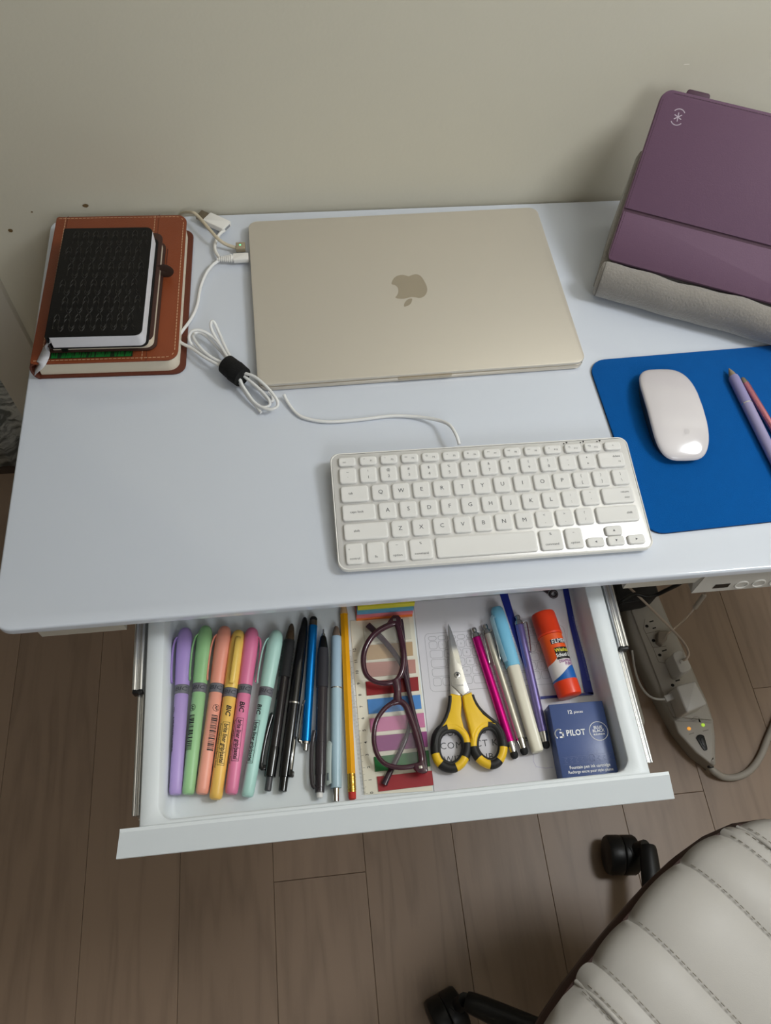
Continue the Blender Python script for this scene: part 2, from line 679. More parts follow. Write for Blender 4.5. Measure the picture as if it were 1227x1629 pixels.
rings = [ring(DWX0 + .003, DWX1 - .003, DWY0 + .002, DWY1, 0.002, 0.6405), ring(DWX0, DWX1, DWY0, DWY1, 0.002, ZR - 0.001), ring(DWX0 + .001, DWX1 - .001, DWY0 + .001, DWY1 - .001, 0.002, ZR),
         ring(IX0 - .001, IX1 + .001, IY0 - .001, IY1 + .001, 0.012, ZR), ring(IX0, IX1, IY0, IY1, 0.012, ZR - 0.001),
         ring(IX0 + .001, IX1 - .0005, IY0 + .002, IY1 - .002, 0.011, ZF + .007), ring(IX0 + .002, IX1 - .001, IY0 + .003, IY1 - .003, 0.011, ZF + .003),
         ring(IX0 + .0035, IX1 - .0025, IY0 + .0045, IY1 - .0045, 0.010, ZF + .0008), ring(IX0 + .0065, IX1 - .0055, IY0 + .0075, IY1 - .0075, 0.009, ZF)]
vs, fs = [], []
for r in rings:
    vs += r
k = len(rings[0])
for j in range(len(rings) - 1):
    for i in range(k):
        fs.append((j * k + i, j * k + (i + 1) % k, (j + 1) * k + (i + 1) % k, (j + 1) * k + i))
fs.append(tuple(range(k)))
fs.append(tuple(range((len(rings) - 1) * k, len(rings) * k)))
drawer = mesh('drawer', vs, fs, WHITEP, desk, smooth=True, angle=50)
# front panel: slanted outwards
px0, px1 = -0.1722, 0.2846
pf = [(0.1112, 0.6858), (0.1085, 0.6858), (0.0915, 0.6690), (0.0913, 0.6670), (0.0930, 0.6600), (0.1092, 0.6400), (0.1092, 0.6850)]
vs = []
for x, sgn in ((px0, -1), (px1, 1)):
    for (y, z) in pf:
        w = min(0.006, 0.006 * (0.6858 - z) / 0.017)
        vs.append((x + sgn * w - DX, y - DY, z))
n = len(pf)
fs = [tuple(range(n)), tuple(range(n, 2 * n))] + [(i, (i + 1) % n, n + (i + 1) % n, n + i) for i in range(n)]
mesh('drawer_front', vs, fs, WHITEP, drawer)
for side, xs in ((-1, -0.1650), (1, 0.2770)):
    for cname, y0, y1, w, h, zc_ in (('rail_channel', 0.226, 0.56, 0.0085, 0.034, 0.664), ('rail', 0.122, 0.40, 0.0055, 0.024, 0.662)):
        xx = xs - side * (0.0020 if cname == 'rail' else 0)
        bm = bmesh.new()
        # lipped channel section
        hw, hh, t = w / 2, h / 2, 0.0012
        sec = [(-hw, -hh), (hw, -hh), (hw, -hh + t), (-hw + t, -hh + t), (-hw + t, -h * 0.16), (hw * 0.3, -h * 0.1), (hw * 0.3, h * 0.1), (-hw + t, h * 0.16), (-hw + t, hh - t), (hw, hh - t), (hw, hh), (-hw, hh)]
        ring0 = [bm.verts.new((xx + side * a_ - DX, y0 - DY, zc_ + b_)) for a_, b_ in sec]
        ring1 = [bm.verts.new((xx + side * a_ - DX, y1 - DY, zc_ + b_)) for a_, b_ in sec]
        kk = len(sec)
        for i in range(kk):
            bm.faces.new((ring0[i], ring0[(i + 1) % kk], ring1[(i + 1) % kk], ring1[i]))
        bm.faces.new(ring0)
        bm.faces.new(ring1)
        bmesh.ops.recalc_face_normals(bm, faces=bm.faces)
        me = bpy.data.meshes.new(cname)
        bm.to_mesh(me)
        bm.free()
        ro = link(cname, me, CHROME, drawer)
        # rolled top lips that catch the light
        for q in (-0.32, 0.32):
            tube('rail_lip', [(xx + q * w - DX, y0 - DY, zc_ + h / 2 - 0.0004), (xx + q * w - DX, y1 - DY, zc_ + h / 2 - 0.0004)], 0.0022 if w > 0.008 else 0.0016, CHROME, drawer, n=8, sub=1)
    box('rail_stop', (xs - DX, 0.2245 - DY, 0.676), (0.009, 0.003, 0.010), BLACK, drawer, bevel=0.001)

# ------------------------------------------------------------------ things on the desk
def wp(o, parent):
    """parent a mesh that was built in room coordinates"""
    o.parent = parent
    o.matrix_parent_inverse = parent.matrix_basis.inverted()
    return o


# ---- laptop
ALU = mat('champagne_aluminium', '#d3ccc0', rough=0.42, metal=0.4, noise=0.015, nscale=5, bump=0.03, bscale=2500)
ALU2 = mat('champagne_edge', '#d9cfbf', rough=0.28, metal=0.85, noise=0.01)
ALU3 = mat('champagne_logo', '#b3a896', rough=0.3, metal=0.5, noise=0.01)
LX, LY, LR = 0.1212, 0.6310, radians(1.1)
laptop = thing('laptop', 'closed champagne aluminium laptop with a fruit logo on its lid', 'laptop', (LX, LY, 0.73), LR)
LW_, LD_ = 0.3405, 0.2388
prism('base', rrect(LW_, LD_, 0.0105, 8), 0.0012, 0.0070, ALU2, laptop, bevel=0.001, top_only=False, seg=2)
prism('lid', rrect(LW_, LD_, 0.0105, 8), 0.0076, 0.0115, ALU, laptop, bevel=0.0009, top_only=False, seg=2)
box('gasket', (0, 0, 0.0073), (LW_ - 0.006, LD_ - 0.006, 0.0012), BLACK, laptop)
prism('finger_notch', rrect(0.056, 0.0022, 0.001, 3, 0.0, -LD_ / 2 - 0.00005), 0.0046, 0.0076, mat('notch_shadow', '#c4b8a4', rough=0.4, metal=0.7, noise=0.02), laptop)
for x in (-1, 1):
    for y in (-1, 1):
        prism('rubber_foot', ellipse(x * 0.15, y * 0.098, 0.006, 0.006, 14), 0.0, 0.0012, BLACK, laptop)
apple = [(0.1025, 0.6390), (0.1060, 0.6470), (0.1108, 0.6508), (0.1159, 0.6518), (0.1197, 0.6507), (0.1229, 0.6491), (0.1264, 0.6507), (0.1315, 0.6518), (0.1361, 0.6488), (0.1393, 0.6404), (0.1409, 0.6322), (0.1403, 0.6255), (0.1376, 0.6199), (0.1339, 0.6166), (0.1299, 0.6159), (0.1264, 0.6170), (0.1226, 0.6177), (0.1189, 0.6171), (0.1149, 0.6160), (0.1110, 0.6158), (0.1072, 0.6165), (0.1045, 0.6184), (0.1068, 0.6218), (0.1086, 0.6266), (0.1087, 0.6324), (0.1062, 0.6366)]
leaf = [(0.1125, 0.6044), (0.1130, 0.6083), (0.1151, 0.6121), (0.1183, 0.6149), (0.1223, 0.6155), (0.1218, 0.6116), (0.1194, 0.6074), (0.1158, 0.6050)]
inv = Matrix.Translation((LX, LY, 0)) @ Matrix.Rotation(LR, 4, 'Z')
inv.invert()


def tolocal(pts):
    return [tuple((inv @ Vector((p[0], p[1], 0)))[:2]) for p in pts]


def blob(pts, sub=4):
    return [tuple(p[:2]) for p in smooth_path(tolocal(pts), sub, True)]


lg = mesh('logo', [(x, y, 0.01156) for x, y in blob(apple)] + [(x, y, 0.01156) for x, y in blob(leaf)],
          [tuple(range(len(apple) * 4)), tuple(range(len(apple) * 4, len(apple) * 4 + len(leaf) * 4))], ALU3, laptop)

# ---- laptop charging cable
CREAM = mat('cream_cable', '#c9bda6', rough=0.6, bump=0.3, bscale=1500, noise=0.05)
ch = thing('charging_cable', 'cream braided charging cable clipped to the left side of the laptop', 'cable', (-0.12, 0.76, 0.73))
cpts = [(-0.1206, 0.7750, 0.7360), (-0.1144, 0.7604, 0.7460), (-0.1065, 0.7526, 0.7460), (-0.0967, 0.7366, 0.7450), (-0.0858, 0.7199, 0.7430), (-0.0767, 0.7149, 0.7380), (-0.0637, 0.7103, 0.7360)]
cb = wp(tube('cable', [(-0.134, 0.7783, 0.62), (-0.1325, 0.7780, 0.70), (-0.1310, 0.7775, 0.728)] + cpts[1:], 0.0019, CREAM, ch, n=10, sub=5), ch)
pc = [(-0.0586, 0.7113)]
c0 = pc[0]
con = wp(box('connector', (c0[0] - 0.0022, c0[1], 0.7365), (0.0105, 0.0105, 0.0058), mat('cream_plug', '#b9ab92', rough=0.35, metal=0.5, noise=0.02), ch, bevel=0.0008), ch)
led = mesh('status_light', [(c0[0] - 0.0025 + 0.0009 * cos(t), c0[1] + 0.0005 + 0.0009 * sin(t), 0.73945) for t in [2 * pi * i / 12 for i in range(12)]], [tuple(range(12))],
           mat('green_led', '#4dff9a', emit=3.0, noise=0.02), con)

# ---- keyboard
KX, KY = 0.1624, 0.3558
KW, KD = 0.2886, 0.1183
tilt = math.atan(0.0088 / KD)
KM = Matrix.Translation((KX, KY, 0.7440)) @ Matrix.Rotation(radians(-0.35), 4, 'Z') @ Matrix.Rotation(tilt, 4, 'X')
keyboard = thing('keyboard', 'compact white wired keyboard with silver plate lying at the front of the desk', 'keyboard', mtx=KM)
KPLATE = mat('silver_plate', '#dfdedd', rough=0.3, metal=0.3, noise=0.01)
KWHITE = mat('keyboard_white', '#e8e6e2', rough=0.35, noise=0.01)
KEYM = mat('key_white', '#e2e1df', rough=0.42, noise=0.01, nscale=30)
LEG = mat('legend_grey', '#5e5e63', rough=0.6, noise=0.02)
prism('plate', rrect(KW - 0.003, KD - 0.003, 0.0075, 8), -0.0012, 0.0, KPLATE, keyboard, bevel=0.0004)
outer = rrect(KW, KD, 0.009, 8)
shell_rings = []
for inset, z in ((0.0014, 0.0002), (0.0006, 0.0004), (0.0, -0.0004), (0.0, -0.0042), (0.0012, -0.0052)):
    shell_rings.append([(x * (KW - 2 * inset) / KW, y * (KD - 2 * inset) / KD, z) for x, y in outer])
shell_rings.append([(x * 0.985, y * 0.94, -0.0078 if y < 0 else -0.0078 - (y + 0.0) * 0.1) for x, y in outer])
bot = []
for x, y in outer:
    wy = 0.7303 - 0.7440                               # desk plane seen from the tilted frame
    bot.append((x * 0.97, y * 0.90, (wy - y * 0.90 * sin(tilt)) / cos(tilt)))
shell_rings[-1] = [(p[0], p[1], max(p[2], q[2] + 0.0002)) for p, q in zip(shell_rings[-1], bot)]
shell_rings.append(bot)
vs, fs = [], []
for r in shell_rings:
    vs += r
k = len(outer)
for j in range(len(shell_rings) - 1):
    for i in range(k):
        fs.append((j * k + i, j * k + (i + 1) % k, (j + 1) * k + (i + 1) % k, (j + 1) * k + i))
fs.append(tuple(range((len(shell_rings) - 1) * k, len(shell_rings) * k)))
mesh('shell', vs, fs, KWHITE, keyboard, smooth=True, angle=40)

key_cache = {}


def key(x, y, w, h, legends):
    kk = (round(w, 4), round(h, 4))
    if kk not in key_cache:
        bm = bmesh.new()
        rr = 0.0024
        rgs = []
        for ins, z in ((0.0, 0.0002), (0.0, 0.0016), (0.0003, 0.0024), (0.0010, 0.0027), (0.0022, 0.0026)):
            rgs.append([bm.verts.new((p[0], p[1], z)) for p in rrect(w - 2 * ins, h - 2 * ins, max(rr - ins * 0.5, 0.0006), 3)])
        nn = len(rgs[0])
        for j in range(len(rgs) - 1):
            for i in range(nn):
                bm.faces.new((rgs[j][i], rgs[j][(i + 1) % nn], rgs[j + 1][(i + 1) % nn], rgs[j + 1][i]))
        bm.faces.new(rgs[-1])
        bmesh.ops.recalc_face_normals(bm, faces=bm.faces)
        me = bpy.data.meshes.new('key')
        bm.to_mesh(me)
        bm.free()
        me.materials.append(KEYM)
        me.shade_smooth()
        me.set_sharp_from_angle(angle=radians(50))
        key_cache[kk] = me
    o = bpy.data.objects.new('key', key_cache[kk])
    COL.objects.link(o)
    o.parent = keyboard
    o.location = (x, y, 0)
    if legends:
        mes = []
        bm = bmesh.new()
        for (s, dx, dy, size) in legends:
            me = text_mesh(s, size, 0)
            me.transform(Matrix.Translation((dx, dy, 0.00275)))
            bm.from_mesh(me)
            bpy.data.meshes.remove(me)
        me = bpy.data.meshes.new('legend')
        bm.to_mesh(me)
        bm.free()
        link('legend', me, LEG, o)
    return o


U_ = 0.01905
XL = -14.5 * U_ / 2 - 0.0003
YT = KD / 2
rows_y = [YT - 0.0105]
rows_y.append(rows_y[0] - 0.0150)
for i in range(3):
    rows_y.append(rows_y[-1] - 0.0190)
rows_y.append(rows_y[-1] - 0.0212)
CAP = U_ - 0.0031
# function row
FL = ['esc', 'F1', 'F2', 'F3', 'F4', 'F5', 'F6', 'F7', 'F8', 'F9', 'F10', 'F11', 'F12', '\u25b4']
FS = ['', '\u2600', '\u2600', '\u25a1', 'Q', '\u25a4', '\u25a6', '\u25c2\u25c2', '\u25b8II', '\u25b8\u25b8', '\u25c2', '\u25c2)', '\u25c2))', '']
pf_ = 14.5 * U_ / 14
for i in range(14):
    lg_ = [(FL[i], 0.0030 if 0 < i < 13 else (-0.0025 if i == 0 else 0), -0.0008, 0.0024)]
    if FS[i]:
        lg_.append((FS[i].replace('\u2600', '*').replace('\u25a1', 'oo').replace('\u25a4', '=').replace('\u25a6', '#').replace('\u25c2', '<').replace('\u25b8', '>'), -0.0035, 0.0010, 0.0024))
    if i == 13:
        lg_ = [('\u25b2'.replace('\u25b2', 'A'), 0, 0, 0.0018)]
    key(XL + pf_ * (i + 0.5), rows_y[0], 0.0162, 0.0092, lg_)
num = [('~', '`'), ('!', '1'), ('@', '2'), ('#', '3'), ('$', '4'), ('%', '5'), ('^', '6'), ('&', '7'), ('*', '8'), ('(', '9'), (')', '0'), ('_', '-'), ('+', '=')]
x = XL
for a, b in num:
    key(x + U_ / 2, rows_y[1], CAP, 0.0160, [(a, 0, 0.0034, 0.0036), (b, 0, -0.0030, 0.0040)])
    x += U_
key(x + 0.75 * U_, rows_y[1], 1.5 * U_ - 0.0031, 0.0160, [('delete', 0.0052, 0.0030, 0.0030), ('<x', 0.0072, -0.0026, 0.0024)])


def letter_row(ri, w0, l0, letters, wend, lend, dx0):
    x = XL
    key(x + w0 * U_ / 2, rows_y[ri], w0 * U_ - 0.0031, 0.0162, [(l0, dx0, 0.0002, 0.0033)])
    x += w0 * U_
    for s in letters:
        if len(s) == 1:
            lg_ = [(s, 0.0002, 0.0, 0.0056)]
        else:
            lg_ = [(s[0], 0, 0.0034, 0.0036), (s[1], 0, -0.0034, 0.0036)]
        key(x + U_ / 2, rows_y[ri], CAP, 0.0162, lg_)
        x += U_
    if wend:
        key(x + wend * U_ / 2, rows_y[ri], wend * U_ - 0.0031, 0.0162, lend)


letter_row(2, 1.5, 'tab', ['Q', 'W', 'E', 'R', 'T', 'Y', 'U', 'I', 'O', 'P', '{[', '}]', '|\\'], 0, None, -0.0035)
letter_row(3, 1.75, 'caps lock', ['A', 'S', 'D', 'F', 'G', 'H', 'J', 'K', 'L', ':;', '"\''], 1.75, [('return', 0.0070, 0.0028, 0.0031), ('enter', 0.0082, -0.0028, 0.0024)], -0.0018)
letter_row(4, 2.25, 'shift', ['Z', 'X', 'C', 'V', 'B', 'N', 'M', '<,', '>.', '?/'], 2.25, [('shift', 0.0115, 0.0003, 0.0033)], -0.0082)
x = XL
for w, lg_ in ((1, [('^', -0.0045, 0.0035, 0.0030), ('control', 0, -0.0050, 0.0031)]), (1, [('fn', 0, -0.0045, 0.0033)]), (1, [('~', 0, 0.0055, 0.0034), ('option', 0, -0.0045, 0.0032)]),
               (1.25, [('\u2318'.replace('\u2318', '%'), 0, 0.0055, 0.0032), ('command', 0, -0.0045, 0.0032)]), (5, None),
               (1.25, [('%', 0, 0.0055, 0.0032), ('command', 0, -0.0045, 0.0032)]), (1, [('~', 0, 0.0055, 0.0034), ('option', 0, -0.0045, 0.0032)])):
    key(x + w * U_ / 2, rows_y[5], w * U_ - 0.0031, 0.0200, lg_)
    x += w * U_
tri = {'<': [(-0.0011, 0), (0.0009, 0.0011), (0.0009, -0.0011)], '>': [(0.0011, 0), (-0.0009, -0.0011), (-0.0009, 0.0011)],
       '^': [(0, 0.0011), (-0.0011, -0.0009), (0.0011, -0.0009)], 'v': [(0, -0.0011), (0.0011, 0.0009), (-0.0011, 0.0009)]}
for ax, ay, s in ((0.5, -0.0052, '<'), (1.5, 0.0048, '^'), (1.5, -0.0052, 'v'), (2.5, -0.0052, '>')):
    ko = key(x + ax * U_, rows_y[5] + ay, CAP, 0.0094, None)
    mesh('legend', [(p[0], p[1], 0.00275) for p in tri[s]], [(0, 1, 2)], LEG, ko)
for ix in (0.0845, 0.1010, 0.1175):
    mesh('indicator_mark', [(ix + a, YT - 0.0033 + b, 0.00045) for a, b in ((-0.0012, 0.0008), (0.0010, 0.0008), (-0.0001, -0.0010))], [(0, 1, 2)], BLACK, keyboard)
    mesh('indicator_mark', [(ix - 0.003 + a, YT - 0.0040 + b, 0.00045) for a, b in ((-0.0006, 0.0006), (0.0006, 0.0006), (0.0006, -0.0006), (-0.0006, -0.0006))], [(0, 1, 2, 3)], BLACK, keyboard)

# cable of the keyboard: plug, coil, bundle with a black tie, run to the keyboard
WCAB = mat('white_cable', '#e6e6e6', rough=0.45, noise=0.01)
tail = [(-0.0213, 0.4993, 0.7352), (-0.0181, 0.4911, 0.7332), (-0.0112, 0.4789, 0.7322), (-0.0023, 0.4712, 0.7322), (0.0191, 0.4650, 0.7322), (0.0503, 0.4650, 0.7322), (0.0820, 0.4672, 0.7322), (0.1069, 0.4639, 0.7332), (0.1274, 0.4547, 0.7382), (0.1376, 0.4435, 0.7442), (0.1421, 0.4297, 0.7462), (0.1442, 0.4205, 0.7432)]
lead = [(-0.0849, 0.6942, 0.7345), (-0.0924, 0.6857, 0.7355), (-0.0999, 0.6716, 0.7355), (-0.1056, 0.6539, 0.7335), (-0.1087, 0.6290, 0.7335), (-0.1146, 0.6113, 0.7325), (-0.1237, 0.5914, 0.7345), (-0.1269, 0.5820, 0.7355), (-0.1243, 0.5740, 0.7365), (-0.1128, 0.5629, 0.7395), (-0.0995, 0.5476, 0.7425), (-0.0836, 0.5341, 0.7435), (-0.0725, 0.5276, 0.7425)]
loops = [
    [(-0.0664, 0.5323, 0.7420), (-0.0724, 0.5441, 0.7420), (-0.0795, 0.5631, 0.7420), (-0.0846, 0.5802, 0.7420), (-0.0882, 0.5864, 0.7500), (-0.0907, 0.5875, 0.7510), (-0.0919, 0.5846, 0.7500), (-0.0913, 0.5796, 0.7470), (-0.0868, 0.5705, 0.7420), (-0.0806, 0.5563, 0.7420), (-0.0734, 0.5415, 0.7420), (-0.0654, 0.5295, 0.7420)],
    [(-0.0664, 0.5309, 0.7421), (-0.0755, 0.5443, 0.7420), (-0.0826, 0.5605, 0.7420), (-0.0899, 0.5728, 0.7420), (-0.0977, 0.5774, 0.7460), (-0.1052, 0.5792, 0.7480), (-0.1114, 0.5779, 0.7480), (-0.1146, 0.5746, 0.7450), (-0.1142, 0.5707, 0.7400), (-0.1094, 0.5657, 0.7370), (-0.0977, 0.5521, 0.7380), (-0.0871, 0.5421, 0.7400), (-0.0776, 0.5331, 0.7420), (-0.0674, 0.5284, 0.7420)],
    [(-0.0674, 0.5297, 0.7420), (-0.0786, 0.5378, 0.7420), (-0.0889, 0.5443, 0.7420), (-0.0981, 0.5534, 0.7420), (-0.1060, 0.5649, 0.7420), (-0.1111, 0.5768, 0.7400), (-0.1108, 0.5826, 0.7390), (-0.1068, 0.5854, 0.7380), (-0.1010, 0.5824, 0.7380), (-0.0918, 0.5721, 0.7360), (-0.0834, 0.5590, 0.7360), (-0.0750, 0.5444, 0.7380), (-0.0664, 0.5303, 0.7420)],
    [(-0.0674, 0.5303, 0.7420), (-0.0622, 0.5237, 0.7440), (-0.0499, 0.5161, 0.7460), (-0.0391, 0.5040, 0.7460), (-0.0316, 0.4935, 0.7440), (-0.0278, 0.4859, 0.7420), (-0.0289, 0.4819, 0.7390), (-0.0356, 0.4798, 0.7380), (-0.0446, 0.4846, 0.7370), (-0.0514, 0.4915, 0.7370), (-0.0580, 0.5026, 0.7390), (-0.0636, 0.5136, 0.7420), (-0.0665, 0.5256, 0.7420)],
    [(-0.0664, 0.5296, 0.7420), (-0.0584, 0.5185, 0.7420), (-0.0485, 0.5073, 0.7420), (-0.0399, 0.4973, 0.7400), (-0.0357, 0.4902, 0.7380), (-0.0365, 0.4861, 0.7360), (-0.0426, 0.4846, 0.7360), (-0.0496, 0.4889, 0.7360), (-0.0558, 0.4976, 0.7370), (-0.0615, 0.5093, 0.7390), (-0.0651, 0.5224, 0.7410)],
    [(-0.0677, 0.5300, 0.7400), (-0.0669, 0.5228, 0.7390), (-0.0622, 0.5090, 0.7370), (-0.0556, 0.4966, 0.7350), (-0.0488, 0.4866, 0.7340), (-0.0448, 0.4801, 0.7335)],
    [(-0.0666, 0.5326, 0.7400), (-0.0607, 0.5244, 0.7390), (-0.0529, 0.5156, 0.7370), (-0.0442, 0.5048, 0.7350), (-0.0375, 0.4951, 0.7335), (-0.0330, 0.4939, 0.7330), (-0.0337, 0.5013, 0.7335), (-0.0370, 0.5043, 0.7350)],
]
cable = wp(tube('cable', tail, 0.0017, WCAB, keyboard, n=8, sub=5), keyboard)
tag(cable, 'white cable running to the laptop')
tube('cable_lead', lead, 0.0017, WCAB, cable, n=8, sub=5)
for lp in loops:
    tube('cable_loop', lp, 0.0016, WCAB, cable, n=8, sub=4)
ta, tb = [(-0.0773, 0.5364), (-0.0614, 0.5185)]
ta, tb = Vector((ta[0], ta[1], 0.7425)), Vector((tb[0], tb[1], 0.7425))
TM = axis_mtx(ta, tb)
tl = (tb - ta).length
tie_bm = []
tie = lathe('cable_tie', [(0, 0.0085), (0, 0.0103), (tl * 0.5, 0.0108), (tl * 0.52, 0.0112), (tl, 0.0106), (tl, 0.0086)], mat('black_hook_tape', '#0b0b0c', rough=0.95, bump=0.6, bscale=900, noise=0.2), cable, n=24, squash=1.0)
tie.matrix_local = TM
for v in tie.data.vertices:
    v.co.z *= 1.02
# strain relief coil and plug at the laptop
pl0, pl1 = Vector((-0.0694, 0.6941, 0.7365)), Vector((-0.0520, 0.6945, 0.7365))
PM = axis_mtx(pl0, pl1)
plg = prism('usb_plug', rrect(0.0108, (pl1 - pl0).length, 0.0012, 4, 0, (pl1 - pl0).length / 2), -0.0028, 0.0028, KWHITE, cable, bevel=0.001, top_only=False)
plg.matrix_local = PM
prof = []
for i in range(7):
    t = -0.0158 + i * 0.0022
    r0 = 0.0022 + 0.0003 * i
    prof += [(t, r0 - 0.0006), (t + 0.0002, r0 + 0.0006), (t + 0.0013, r0 + 0.0006), (t + 0.0015, r0 - 0.0006)]
sr = lathe('strain_relief', [(-0.018, 0.0016)] + prof + [(0.0006, 0.0035)], KWHITE, cable, n=14)
sr.matrix_local = PM
# captive adapter on its little tether
ad0, ad1 = Vector((-0.0987, 0.7609, 0.7370)), Vector((-0.0752, 0.7438, 0.7370))
AM = axis_mtx(ad0, ad1)
al = (ad1 - ad0).length
ap = prism('adapter', rrect(0.0158, al, 0.002, 4, 0, al / 2), -0.0035, 0.0035, KWHITE, cable, bevel=0.0012, top_only=False)
ap.matrix_local = AM
am = box('adapter_metal', (0, -0.0055, 0), (0.0120, 0.0110, 0.0045), mat('adapter_steel', '#8d8272', rough=0.3, metal=0.9, noise=0.03), cable)
am.matrix_local = AM
ao = box('adapter_socket', (0, al + 0.00005, 0), (0.0092, 0.0006, 0.0030), mat('socket_grey', '#8b8d92', rough=0.4, noise=0.03), cable)
ao.matrix_local = AM
tube('adapter_tether', [(-0.0789, 0.7410, 0.7360), (-0.0839, 0.7350, 0.7360), (-0.0876, 0.7281, 0.7350), (-0.0897, 0.7180, 0.7350), (-0.0890, 0.7079, 0.7350), (-0.0847, 0.6965, 0.7360)], 0.0019, KWHITE, cable, n=8, sub=5)

# ---- mouse pad, mouse, two pens
BLUE = mat('blue_cloth', '#00559f', rough=0.9, spec=0.15, bump=0.5, bscale=1400, noise=0.06, nscale=90, sheen=0.05)
PADX, PADY, PADR = 0.4255, 0.4225, radians(1.9)
pad = thing('mouse_pad', 'bright blue cloth mouse pad on the right of the desk', 'mouse pad', (PADX, PADY, 0.73), PADR)
prism('rubber_base', rrect(0.2448, 0.2098, 0.018, 8), 0.0, 0.0016, mat('pad_rubber', '#17181b', rough=0.9, noise=0.1), pad)
prism('cloth', rrect(0.2450, 0.2100, 0.018, 8), 0.0016, 0.0030, BLUE, pad, bevel=0.0004)

MX, MY, MR = 0.3652, 0.4432, radians(-2.6)
mouse = thing('mouse', 'slim white wireless mouse resting on the blue mouse pad', 'mouse', (MX, MY, 0.733), MR)
ML, MW = 0.1135, 0.0572
MWHITE = mat('mouse_white', '#d3ced1', rough=0.12, coat=0.5, noise=0.008)
MALU = mat('mouse_base_grey', '#4a4b4d', rough=0.4, metal=0.6, noise=0.03)


def mouse_outline(s, nn=40):
    pts = []
    for i in range(nn):
        t = 2 * pi * i / nn
        c, q = cos(t), sin(t)
        e = 2 / 3.5
        pts.append((s * MW / 2 * math.copysign(abs(c) ** e, c), s * ML / 2 * math.copysign(abs(q) ** e, q)))
    return pts


def mz(x, y):
    return 0.0206 * (1 - (abs(y) / 0.0745) ** 2.1) - 0.0028 * (abs(x) / (MW / 2)) ** 3.0 + 0.0006


vs, fs = [], []
ss = [1.0, 0.992, 0.97, 0.93, 0.86, 0.76, 0.62, 0.46, 0.28, 0.1]
nn = 48
for kx, s in enumerate(ss):
    for (x, y) in mouse_outline(s, nn):
        z = mz(x, y) - (0.0024 if kx == 0 else 0.0010 if kx == 1 else 0.0003 if kx == 2 else 0)
        vs.append((x, y, z))
for j in range(len(ss) - 1):
    for i in range(nn):
        fs.append((j * nn + i, j * nn + (i + 1) % nn, (j + 1) * nn + (i + 1) % nn, (j + 1) * nn + i))
fs.append(tuple(range((len(ss) - 1) * nn, len(ss) * nn)))
mesh('top_shell', vs, fs, MWHITE, mouse, smooth=True)
vs, fs = [], []
lv = [(0.985, 'rim'), (0.93, 0.0030), (0.86, 0.0008), (0.84, 0.0)]
for s, zz in lv:
    for (x, y) in mouse_outline(s, nn):
        vs.append((x, y, mz(x, y) - 0.0024 if zz == 'rim' else min(zz, mz(x, y) - 0.003) if zz > 0.001 else zz))
for j in range(len(lv) - 1):
    for i in range(nn):
        fs.append((j * nn + i, j * nn + (i + 1) % nn, (j + 1) * nn + (i + 1) % nn, (j + 1) * nn + i))
fs.append(tuple(range((len(lv) - 1) * nn, len(lv) * nn)))
mesh('base', vs, fs, MALU, mouse, smooth=True)
# faint logo near the rear end
la = [(-0.0030, 0.0004), (-0.0022, 0.0026), (-0.0008, 0.0030), (0.0, 0.0026), (0.0010, 0.0030), (0.0024, 0.0020), (0.0030, 0.0002), (0.0024, -0.0018), (0.0008, -0.0026), (-0.0006, -0.0024), (-0.0018, -0.0026), (-0.0026, -0.0018)]
vs = [(0.004 + a, -0.030 + b, 0) for a, b in la]
mesh('logo', [(a, b, mz(a, b) + 0.00012) for a, b, _ in vs], [tuple(range(len(la)))], mat('mouse_logo', '#c4bfc1', rough=0.3, noise=0.01), mouse)

LAV = mat('lavender_matte', '#928cb8', rough=0.5, noise=0.02)
NIB = mat('grey_rubber_tip', '#9b8a72', rough=0.55, noise=0.05)
p0, p1 = Vector((0.4449, 0.4978, 0.7385)), Vector((0.4524, 0.3903, 0.7385))
dirv = (p1 - p0).normalized()
pen = thing('erasable_pen', 'lavender barrelled pen lying on the blue mouse pad nearest the mouse', 'pen', mtx=axis_mtx(p0 + dirv * 0.142, p0))
lathe('rubber_tip', [(0.131, 0.0040), (0.136, 0.0028), (0.1408, 0.0009), (0.142, 0.0004)], NIB, pen, n=20)
lathe('grip', [(0.095, 0.0055), (0.127, 0.0054), (0.1305, 0.0048), (0.1310, 0.0040)], LAV, pen, n=24)
lathe('band', [(0.0938, 0.0050), (0.0938, 0.0056), (0.0950, 0.0056), (0.0950, 0.0050)], CHROME, pen, n=24)
lathe('barrel', [(0.0, 0.0040), (0.001, 0.0050), (0.06, 0.0054), (0.0938, 0.0055)], mat('lavender_gloss', '#9d97bd', rough=0.3, noise=0.02), pen, n=24)
q0, q1 = Vector((0.4561, 0.4857, 0.7368)), Vector((0.4653, 0.4234, 0.7368))
dq = (q1 - q0).normalized()
pk = thing('metal_pen', 'pink metallic pen lying beside the lavender pen on the mouse pad', 'pen', mtx=axis_mtx(q0 + dq * 0.128, q0))
lathe('tip', [(0.120, 0.0034), (0.1265, 0.0022), (0.128, 0.0012)], mat('tip_gold', '#b5a58b', rough=0.3, metal=0.7, noise=0.03), pk, n=18)
lathe('barrel', [(0.0, 0.0030), (0.001, 0.0036), (0.119, 0.0036), (0.120, 0.0033)], mat('pink_metal', '#d78a98', rough=0.22, metal=0.75, noise=0.02), pk, n=20)
box('clip', (0, 0.022, 0.0046), (0.0022, 0.036, 0.0009), CHROME, pk, bevel=0.0003)

